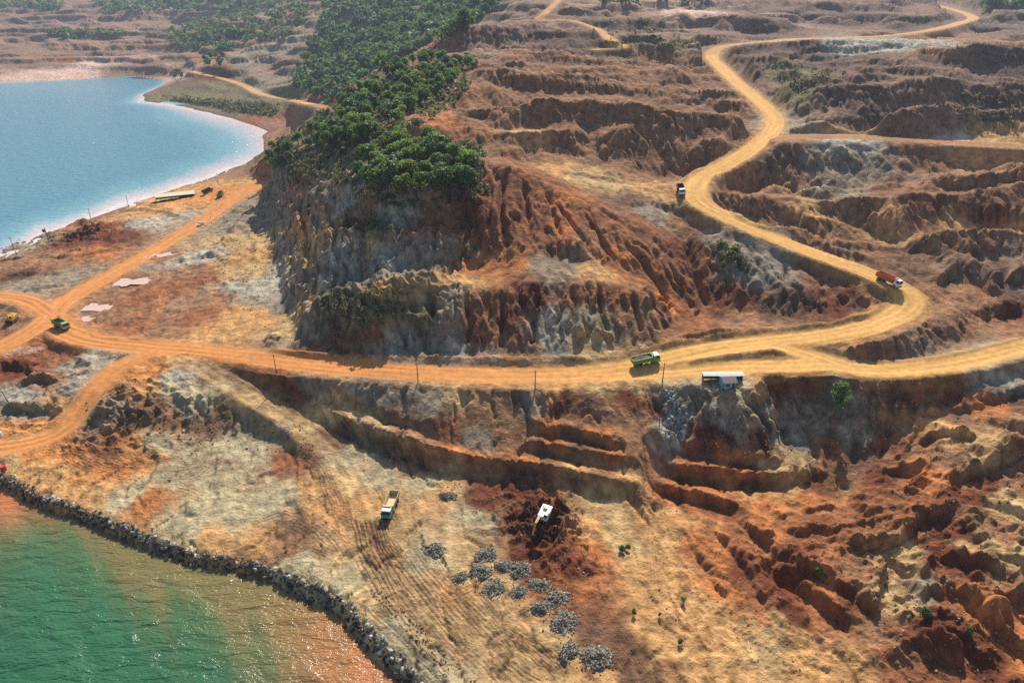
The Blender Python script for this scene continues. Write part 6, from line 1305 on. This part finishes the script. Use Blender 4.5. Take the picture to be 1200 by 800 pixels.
M_LEAF = leaf_mat('broad_leaves', (0.18, 0.255, 0.05), 0.65); M_LEAFD = leaf_mat('dark_leaves', (0.11, 0.19, 0.05), 0.6); M_SCRUB = leaf_mat('scrub_leaves', (0.16, 0.19, 0.07), 0.5); M_FARW = leaf_mat('far_wood_leaves', (0.105, 0.18, 0.055), 0.55); M_BARK = simple('bark', (0.12, 0.09, 0.065), 0.95, 0, 0.3)

def leaves(C, rad, n, size, r):
    """n leaf sprays on the shells of the clump spheres C"""
    k = r.integers(len(C), size=n)
    d = r.normal(size=(n, 3)); d /= np.linalg.norm(d, axis=1)[:, None]
    d[:, 2] = np.where(r.random(n) < 0.7, np.abs(d[:, 2]), d[:, 2])
    c = C[k] + d * rad[k][:, None] * (0.65 + 0.45 * r.random((n, 1)))
    nrm_ = d + 0.7 * r.normal(size=(n, 3)); nrm_ /= np.linalg.norm(nrm_, axis=1)[:, None]
    a = np.cross(nrm_, r.normal(size=(n, 3))); a /= np.linalg.norm(a, axis=1)[:, None]
    b = np.cross(nrm_, a)
    s = size * (0.6 + 0.8 * r.random((n, 1)))
    a *= s; b *= s * 0.62
    V = np.stack([c - a * 0.9, c - b + a * 0.1 + nrm_ * s * 0.12, c + a, c + b - a * 0.1 + nrm_ * s * 0.12], 1).reshape(-1, 3)
    tone = np.repeat(r.random(len(C))[k] * 0.6 + r.random(n) * 0.4, 4)
    return V, np.arange(4 * n).reshape(-1, 4), tone
def leaf_mesh(name, V, Fc, tone, m):
    me = bpy.data.meshes.new(name)
    me.vertices.add(len(V)); me.vertices.foreach_set('co', V.astype(np.float32).ravel())
    me.loops.add(len(Fc) * 4); me.loops.foreach_set('vertex_index', Fc.astype(np.int32).ravel()); me.polygons.add(len(Fc)); me.polygons.foreach_set('loop_start', np.arange(0, 4 * len(Fc), 4, dtype=np.int32))
    me.update(calc_edges=True)
    a = me.attributes.new('tone', 'FLOAT', 'POINT'); a.data.foreach_set('value', tone.astype(np.float32))
    me.materials.append(m)
    return me
def tree_proto(seed, h, w, m, nl=820, clumps=16):
    r = np.random.default_rng(seed)
    C = []; 
    while len(C) < clumps:
        p = r.uniform(-1, 1, 3)
        if np.linalg.norm(p) < 1: C.append(p)
    C = np.array(C) * [w * 0.36, w * 0.36, h * 0.30] + [0, 0, h * 0.56]
    rad = r.uniform(0.17, 0.30, clumps) * w
    V, Fc, tone = leaves(C, rad, nl, w * 0.075, r)
    crown = leaf_mesh('crown', V, Fc, tone, m)
    mb = MB(); bx, by = r.normal(0, 0.04 * h, 2)
    mb.tube([(0, 0, -0.8), (bx * 0.3, by * 0.3, h * 0.25), (bx, by, h * 0.55), (bx * 1.3, by * 1.3, h * 0.8)], [0.035 * h, 0.026 * h, 0.017 * h, 0.006 * h], 7)
    for k in range(4):
        c = C[k]; z = h * r.uniform(0.3, 0.5)
        mb.tube([(bx * z / h, by * z / h, z), (c[0] * 0.5, c[1] * 0.5, (z + c[2]) / 2 + 0.05 * h), tuple(c)], [0.014 * h, 0.010 * h, 0.004 * h], 5)
    tk = mb.build('trunk', M_BARK)
    tm = tk.data; bpy.data.objects.remove(tk)
    return crown, tm
TP = [tree_proto(60 + i, 8.0, (6.4, 7.2, 5.6, 7.8, 6.0, 5.0)[i], (M_LEAF, M_LEAFD)[i % 2]) for i in range(6)]
def plant_tree(p, kind, s, label, group, name='broadleaf_tree', cat='tree'):
    root = empty(name, (p[0], p[1], p[2] - 0.1), r1.uniform(0, 6.28)); root.scale = (s * r1.uniform(.88, 1.12), s * r1.uniform(.88, 1.12), s)
    tag(root, label, cat, group)
    for nm, me in (('crown', TP[kind][0]), ('trunk', TP[kind][1])):
        o = bpy.data.objects.new(nm, me); col.objects.link(o); o.parent = root
    return root
def spots(poly, n, gap, tries=6000):
    xs, ys = [p[0] for p in poly], [p[1] for p in poly]
    cand = np.stack([r1.uniform(min(xs), max(xs), tries), r1.uniform(min(ys), max(ys), tries)], 1)
    cand = cand[pip(cand[:, 0], cand[:, 1], poly)]
    got = np.empty((0, 3))
    for c in cand:
        if len(got) >= n: break
        p = at(*c)
        if len(got) and np.min(np.hypot(got[:, 0] - p[0], got[:, 1] - p[1])) < gap: continue
        if p[2] < 1: continue
        got = np.vstack([got, p])
    return got
for p in spots([(428, 205), (440, 178), (470, 168), (505, 170), (525, 188), (552, 202), (560, 216), (545, 228), (500, 232), (470, 238), (440, 230), (418, 220)], 60, 2.8):
    plant_tree(p, r1.integers(6), r1.uniform(.95, 1.35), 'one of the trees in the dense dark clump on top of the cut hill', 'trees in the clump on the hill')
for p in spots([(312, 190), (322, 175), (342, 172), (346, 188), (330, 202), (316, 204)], 12, 3.6):
    plant_tree(p, r1.integers(6), r1.uniform(.8, 1.15), 'one of the trees on the left corner of the cliff above the bay', 'trees on the cliff corner')
for p in spots([(345, 172), (372, 150), (402, 124), (444, 92), (495, 70), (545, 66), (556, 78), (520, 108), (490, 136), (450, 150), (425, 178), (400, 172), (375, 182)], 150, 3.9, 9000):
    plant_tree(p, r1.integers(6), r1.uniform(.6, 1.25), 'one of the trees covering the left slope and ridge of the hill', 'trees on the hill ridge')
for p in spots([(360, 108), (392, 118), (440, 82), (500, 54), (545, 34), (600, 4), (600, -6), (380, -6), (374, 40), (345, 84)], 60, 10, 5000):
    plant_tree(p, r1.integers(6), r1.uniform(1.2, 1.9), 'one of the trees in the hazy forest on the far hill', 'trees of the far hill forest')
for p in spots([(236, 66), (262, 66), (262, 80), (240, 84)], 9, 6): plant_tree(p, 1, r1.uniform(.9, 1.3), 'one of the dark trees beside the headland road', 'trees on the headland')
for p in spots([(200, 86), (216, 84), (214, 94), (202, 96)], 5, 6): plant_tree(p, 1, r1.uniform(.7, .9), 'one of the small trees at the tip of the headland', 'trees at the headland tip')
lone = plant_tree(at(977, 490), 5, 1.5, 'single bright green tree growing out of the grey cliff under the road', None)
lone.scale = (1.0, 1.0, 1.6)
SH = [(1083, 722, .30, 'grey green shrub on the dark red heap at the lower right'), (1135, 742, .22, 'small shrub on the dark red slope right of the heap'), (742, 720, .22, 'light green shrub on the sandy ground right of the dark tracks'), (800, 706, .24, 'shrub on sandy ground below the red furrows'), (736, 645, .26, 'pair forming shrub beside the curved red track, right one'), (729, 646, .24, 'pair forming shrub beside the curved red track, left one'), (797, 755, .22, 'shrub nearest the bottom edge on the sandy ground'), (773, 722, .16, 'tiny shrub between the two sandy hollows'), (957, 672, .26, 'shrub growing in the furrow of the red ramp'), (966, 678, .18, 'smaller shrub beside the one in the red furrow'), (270, 492, .2, 'yellow green shrub on the dark bank above the pad'), (106, 496, .24, 'green shrub at the foot of the bank beside the orange track'), (320, 508, .16, 'small green shrub low on the bank near the ramp')]
for px, py, s, lb in SH:
    plant_tree(at(px, py), int(px) % 6, s, lb, 'shrubs on the bare ground', 'shrub', 'shrub')

# ------------------------------------------------------------------ scrub and far woods: masses nobody could count
def mass(name, label, groups, m, seed):
    r = np.random.default_rng(seed); VV, FF, TT, o = [], [], [], 0
    for poly, n, s0, s1, nl in groups:
        for p in spots(poly, n, s0 * 0.5, n * 5 + 300):
            s = r.uniform(s0, s1)
            C = p + r.normal(0, 0.35, (4, 3)) * s * [1, 1, 0.4] + [0, 0, 0.35 * s]
            V, Fc, t = leaves(C, np.full(4, 0.42 * s), nl, 0.30 * s, r)
            VV.append(V); FF.append(Fc + o); TT.append(t); o += len(V)
    me = leaf_mesh(name, np.vstack(VV), np.vstack(FF), np.concatenate(TT), m)
    ob = bpy.data.objects.new(name, me); col.objects.link(ob)
    return tag(ob, label, None, None, 'stuff')
mass('low_scrub', 'low green scrub scattered over the slopes and ledges', [
    ([(335, 165), (400, 150), (420, 190), (405, 222), (370, 205), (340, 205)], 120, 1.2, 2.6, 26), ([(415, 205), (560, 195), (575, 225), (540, 240), (470, 246), (410, 232)], 110, 1.2, 2.4, 26), ([(372, 345), (470, 340), (472, 370), (440, 380), (380, 375)], 80, .7, 1.6, 22), ([(400, 258), (460, 262), (460, 272), (400, 270)], 40, 1.0, 2.0, 20),
    ([(908, 72), (950, 78), (990, 86), (975, 100), (940, 112), (915, 104)], 70, 1.0, 2.6, 16), ([(1130, 108), (1195, 120), (1190, 148), (1120, 140)], 40, 1.0, 2.4, 16), ([(838, 285), (865, 290), (880, 320), (845, 315)], 40, 1.0, 2.0, 20), ([(345, 150), (470, 80), (560, 66), (540, 120), (440, 180), (380, 180)], 420, 1.6, 3.6, 22), ([(715, 22), (800, 25), (800, 62), (700, 52)], 70, 1.5, 3.5, 16), ([(165, 112), (330, 124), (320, 138), (200, 124)], 160, 3, 5, 14), ([(540, 165), (565, 170), (570, 195), (545, 190)], 40, 1.2, 2.4, 22), ([(105, 478), (330, 500), (360, 520), (110, 500)], 26, .5, 1.1, 16)], M_SCRUB, 71)
mass('far_woods', 'hazy green woods on the far slopes across the bay', [
    ([(345, 100), (392, 120), (440, 82), (545, 34), (600, -8), (380, -8), (370, 50)], 700, 6, 10, 30), ([(190, 40), (240, 22), (285, 40), (270, 60), (210, 58)], 70, 8, 12, 24), ([(255, 50), (340, 45), (370, -8), (250, -8)], 130, 8, 12, 24), ([(0, -6), (90, -6), (60, 14), (0, 14)], 50, 12, 18, 22), ([(110, 0), (250, 0), (240, 14), (120, 14)], 60, 12, 18, 22), ([(60, 36), (140, 38), (140, 46), (60, 46)], 30, 8, 12, 20), ([(1140, -6), (1260, -6), (1260, 12), (1165, 12)], 60, 10, 16, 22), ([(700, -6), (830, -6), (830, 4), (700, 6)], 20, 10, 14, 20)], M_FARW, 72)
